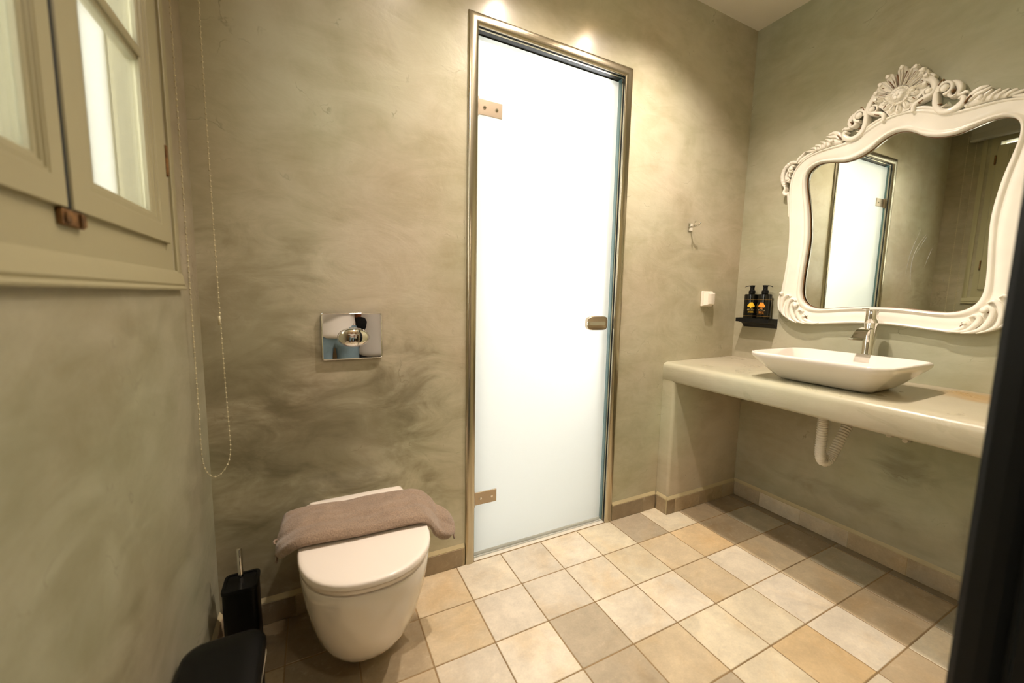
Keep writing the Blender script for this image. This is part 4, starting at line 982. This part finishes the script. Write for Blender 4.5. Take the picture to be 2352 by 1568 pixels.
# ------------------------------------------------------------------ the two people in the doorway (they show only as reflections)
M_skin = mat('tanned_skin', (176, 118, 84), .5); M_skin2 = mat('tanned_forearm_skin', (168, 104, 66), .5)
M_tee = mat('white_cotton', (232, 226, 218), .9, bump=.4, bscale=12); M_denim = mat('light_blue_denim', (118, 140, 152), .9, vary=.2, vscale=9, bump=.3, bscale=16)
M_blk = mat('black_cotton', (24, 24, 26), .9); M_hair = mat('dark_hair', (44, 30, 22), .6)
def skin(name, joints, edges, material, parent, root=0, sub=2):
    me = bpy.data.meshes.new(name); me.from_pydata([j[:3] for j in joints], edges, []); me.update()
    o = link(name, me, material, parent)
    md = o.modifiers.new('skin', 'SKIN'); md.use_smooth_shade = True
    sv = me.skin_vertices[0].data
    for i, j in enumerate(joints): sv[i].radius = (j[3], j[4] if len(j) > 4 else j[3]); sv[i].use_root = (i == root)
    o.modifiers.new('sub', 'SUBSURF').levels = sub; o.modifiers['sub'].render_levels = sub
    return o
def hand(parent, wrist, fwd, side, thumb_side, material, curl):
    """palm and five bent fingers; fwd = pointing direction, side = across the knuckles, curl = direction the fingers bend"""
    w_, f, s, c = Vector(wrist), Vector(fwd).normalized(), Vector(side).normalized(), Vector(curl).normalized()
    J = [(*w_, .024, .018), (*(w_ + f * .035), .030, .015), (*(w_ + f * .070), .034, .014)]; E = [(0, 1), (1, 2)]
    for k, ln in enumerate((.066, .076, .072, .058)):
        base = w_ + f * .078 + s * (.030 - .020 * k) * thumb_side; i0 = len(J); E.append((2, i0))
        J.append((*base, .0095)); p = base
        for q, (a, l_) in enumerate(((.45, .45), (1.15, .32), (1.7, .23))):
            p = p + (f * math.cos(a) + c * math.sin(a)) * ln * l_; J.append((*p, .0088 - .0010 * q)); E.append((i0 + q, i0 + q + 1))
    i0 = len(J); p = w_ + f * .025 + s * .030 * thumb_side; E.append((1, i0)); J.append((*p, .012))
    for q, l_ in enumerate((.034, .028)):
        p = p + (f * .75 + s * .55 * thumb_side + c * .35).normalized() * l_; J.append((*p, .0105 - .001 * q)); E.append((i0 + q, i0 + q + 1))
    return skin('hand', J, E, material, parent, 0, 1)
def person(name, base, rz, label, height, elbows, wrists, trousers, hem, skinm, look):
    t = thing(name, base, label, 'person', rz=rz); k = height / 1.70
    def S(j): return (j[0] * k, j[1] * k, j[2] * k) + tuple(r * k for r in j[3:])
    sh = .178
    J = [(0, 0, .94, .135, .105), (0, 0, 1.06, .125, .095), (0, .005, 1.22, .140, .100), (0, 0, 1.36, .120, .085), (0, .01, 1.44, .052, .052), (0, .03, 1.53, .050, .052)]
    E = [(0, 1), (1, 2), (2, 3), (3, 4), (4, 5)]; J = [S(j) for j in J]
    for s, el, wr in ((-1, elbows[0], wrists[0]), (1, elbows[1], wrists[1])):
        i = len(J); J += [S((s * sh, 0, 1.385, .050)), (*el, .038), (*wr, .026)]; E += [(3, i), (i, i + 1), (i + 1, i + 2)]
        i = len(J); J += [S((s * .095, 0, .86, .088)), S((s * .10, .01, .48, .055)), S((s * .105, -.01, .09, .038)), S((s * .115, .12, .032, .034))]; E += [(0, i), (i, i + 1), (i + 1, i + 2), (i + 2, i + 3)]
    skin('body', J, E, skinm, t)
    # shirt and trousers follow the same joints, a little wider
    T = [S(j) for j in ((0, 0, hem, .180, .140), (0, 0, hem + .06, .176, .138), (0, 0, hem + .18, .165, .128), (0, 0, 1.10, .145, .115), (0, .005, 1.24, .158, .118), (0, 0, 1.37, .135, .098), (0, .01, 1.43, .066, .062))]
    E2 = [(q, q + 1) for q in range(6)]
    for s, el in ((-1, elbows[0]), (1, elbows[1])):
        i = len(T); a = Vector(S((s * sh, 0, 1.388))); T += [(*a, .066), (*a.lerp(Vector(el), .62), .058)]; E2 += [(5, i), (i, i + 1)]
    skin('shirt', T, E2, M_tee, t)
    Q = [S((0, 0, .97, .150, .118)), S((0, 0, .90, .155, .120))]; E3 = [(0, 1)]
    for s in (-1, 1):
        i = len(Q); Q += [S((s * .095, 0, .82, .105)), S((s * .10, .012, .48, .075)), S((s * .105, -.01, .10, .066))]; E3 += [(1, i), (i, i + 1), (i + 1, i + 2)]
    skin('trousers', Q, E3, trousers, t)
    for s in (-1, 1):
        bm = bmesh.new(); rs = []
        for z, w_, y0, y1 in ((.001, .040, -.07, .19), (.03, .043, -.07, .19), (.06, .038, -.065, .13), (.085, .034, -.055, .05)): rs.append([(s * .11 * k + w_ * math.cos(a), (y0 + y1) / 2 + (y1 - y0) / 2 * math.sin(a), z) for a in [2 * math.pi * q / 16 for q in range(16)]])
        rings(bm, rs); auto(build('shoe', bm, M_blk, t), 60)
    # head with a face, looking along 'look' (tilt)
    hc = Vector(S((0, .055, 1.60))); R = Matrix.Translation(hc) @ Matrix.Rotation(-look, 4, 'X')
    bm = bmesh.new(); bmesh.ops.create_uvsphere(bm, u_segments=28, v_segments=20, radius=1)
    for v in bm.verts:
        x, y, z = v.co
        jaw = 1 - .28 * max(0, -z) ** 1.3
        X, Y, Z = x * .074 * jaw, y * .092 * (1 - .12 * max(0, -z)), z * .112
        if y > 0: Y += .018 * math.exp(-(x / .16) ** 2 - ((z + .18) / .20) ** 2) + .006 * math.exp(-(x / .3) ** 2 - ((z + .52) / .1) ** 2) - .007 * (math.exp(-((x - .40) / .18) ** 2 - ((z - .02) / .12) ** 2) + math.exp(-((x + .40) / .18) ** 2 - ((z - .02) / .12) ** 2))
        v.co = (X, Y, Z)
    for s in (-1, 1): bmesh.ops.create_uvsphere(bm, u_segments=10, v_segments=8, radius=1, matrix=Matrix.Translation((s * .075, -.004, -.004)) @ Matrix.Diagonal((.008, .018, .030, 1)))
    bmesh.ops.transform(bm, matrix=R, verts=bm.verts); hd_ = build('head', bm, skinm, t, True)
    for s in (-1, 1):
        bm = bmesh.new(); bmesh.ops.create_uvsphere(bm, u_segments=10, v_segments=8, radius=.010, matrix=R @ Matrix.Translation((s * .030, .074, .003))); build('eye', bm, M_plastic, hd_, True)
    bm = bmesh.new(); tube(bm, [R @ Vector(p) for p in ((-.022, .082, -.060), (0, .090, -.058), (.022, .082, -.060))], .0045, 8, 3); build('mouth', bm, mat('lips', (150, 84, 70), .5), hd_, True)
    bm = bmesh.new(); bmesh.ops.create_uvsphere(bm, u_segments=24, v_segments=16, radius=1)
    bmesh.ops.delete(bm, geom=[v for v in bm.verts if v.co.z < -.15 + .75 * max(0, v.co.y) or (v.co.y > .55 and v.co.z < .55)], context='VERTS')
    for v in bm.verts: v.co = (v.co.x * .081, v.co.y * .099 - .006, v.co.z * .122 + .006)
    bmesh.ops.transform(bm, matrix=R, verts=bm.verts); ho = build('hair', bm, M_hair, hd_, True); ho.modifiers.new('t', 'SOLIDIFY').thickness = .01
    return t
PA, PB_ = Vector((.435, -1.80, 0)), Vector((.765, -2.08, 0))
LW, RW = Vector((.182, -1.600, 1.045)) - PA, Vector((.412, -1.610, 1.035)) - PA
p1 = person('person', PA, 0, 'person in white t-shirt and light blue jeans holding a black camera in the doorway', 1.66, [(-.255, -.02, 1.10), (.245, .03, 1.04)], [tuple(LW), tuple(RW)], M_denim, .80, M_skin2, math.radians(24))
hand(p1, LW, (.15, .75, .35), (1, 0, 0), 1, M_skin2, (.3, .1, 1)); hand(p1, RW, (-.25, .75, .30), (-1, 0, 0), 1, M_skin2, (-.3, .1, 1))
p2 = person('person', PB_, math.radians(8), 'person in loose white shirt and black trousers standing behind the one holding the camera', 1.74, [(-.215, .02, 1.13), (.235, .02, 1.12)], [(-.20, .10, .90), (.235, .09, .88)], M_blk, .58, M_skin2, math.radians(10))
hand(p2, (-.20, .10, .90), (0, .25, -1), (1, 0, 0), 1, M_skin2, (.4, .6, -.2)); hand(p2, (.235, .09, .88), (0, .25, -1), (-1, 0, 0), 1, M_skin2, (-.4, .6, -.2))
ph = thing('photo_camera', (.304, -1.47, 1.12), 'black photo camera held by the person in blue jeans', 'camera', rz=math.radians(-26.7))
build('camera_body', B(((-.068, -.085, -.046), (.068, -.045, .046)), ((-.03, -.082, .040), (.03, -.05, .064)), bev=.006), M_blackp, ph)
bm = bmesh.new(); lathe(bm, [(.0001, -.020), (.024, -.020), (.034, -.014), (.035, -.046)], n=28, ax='y'); auto(build('lens', bm, M_blackp, ph), 40)
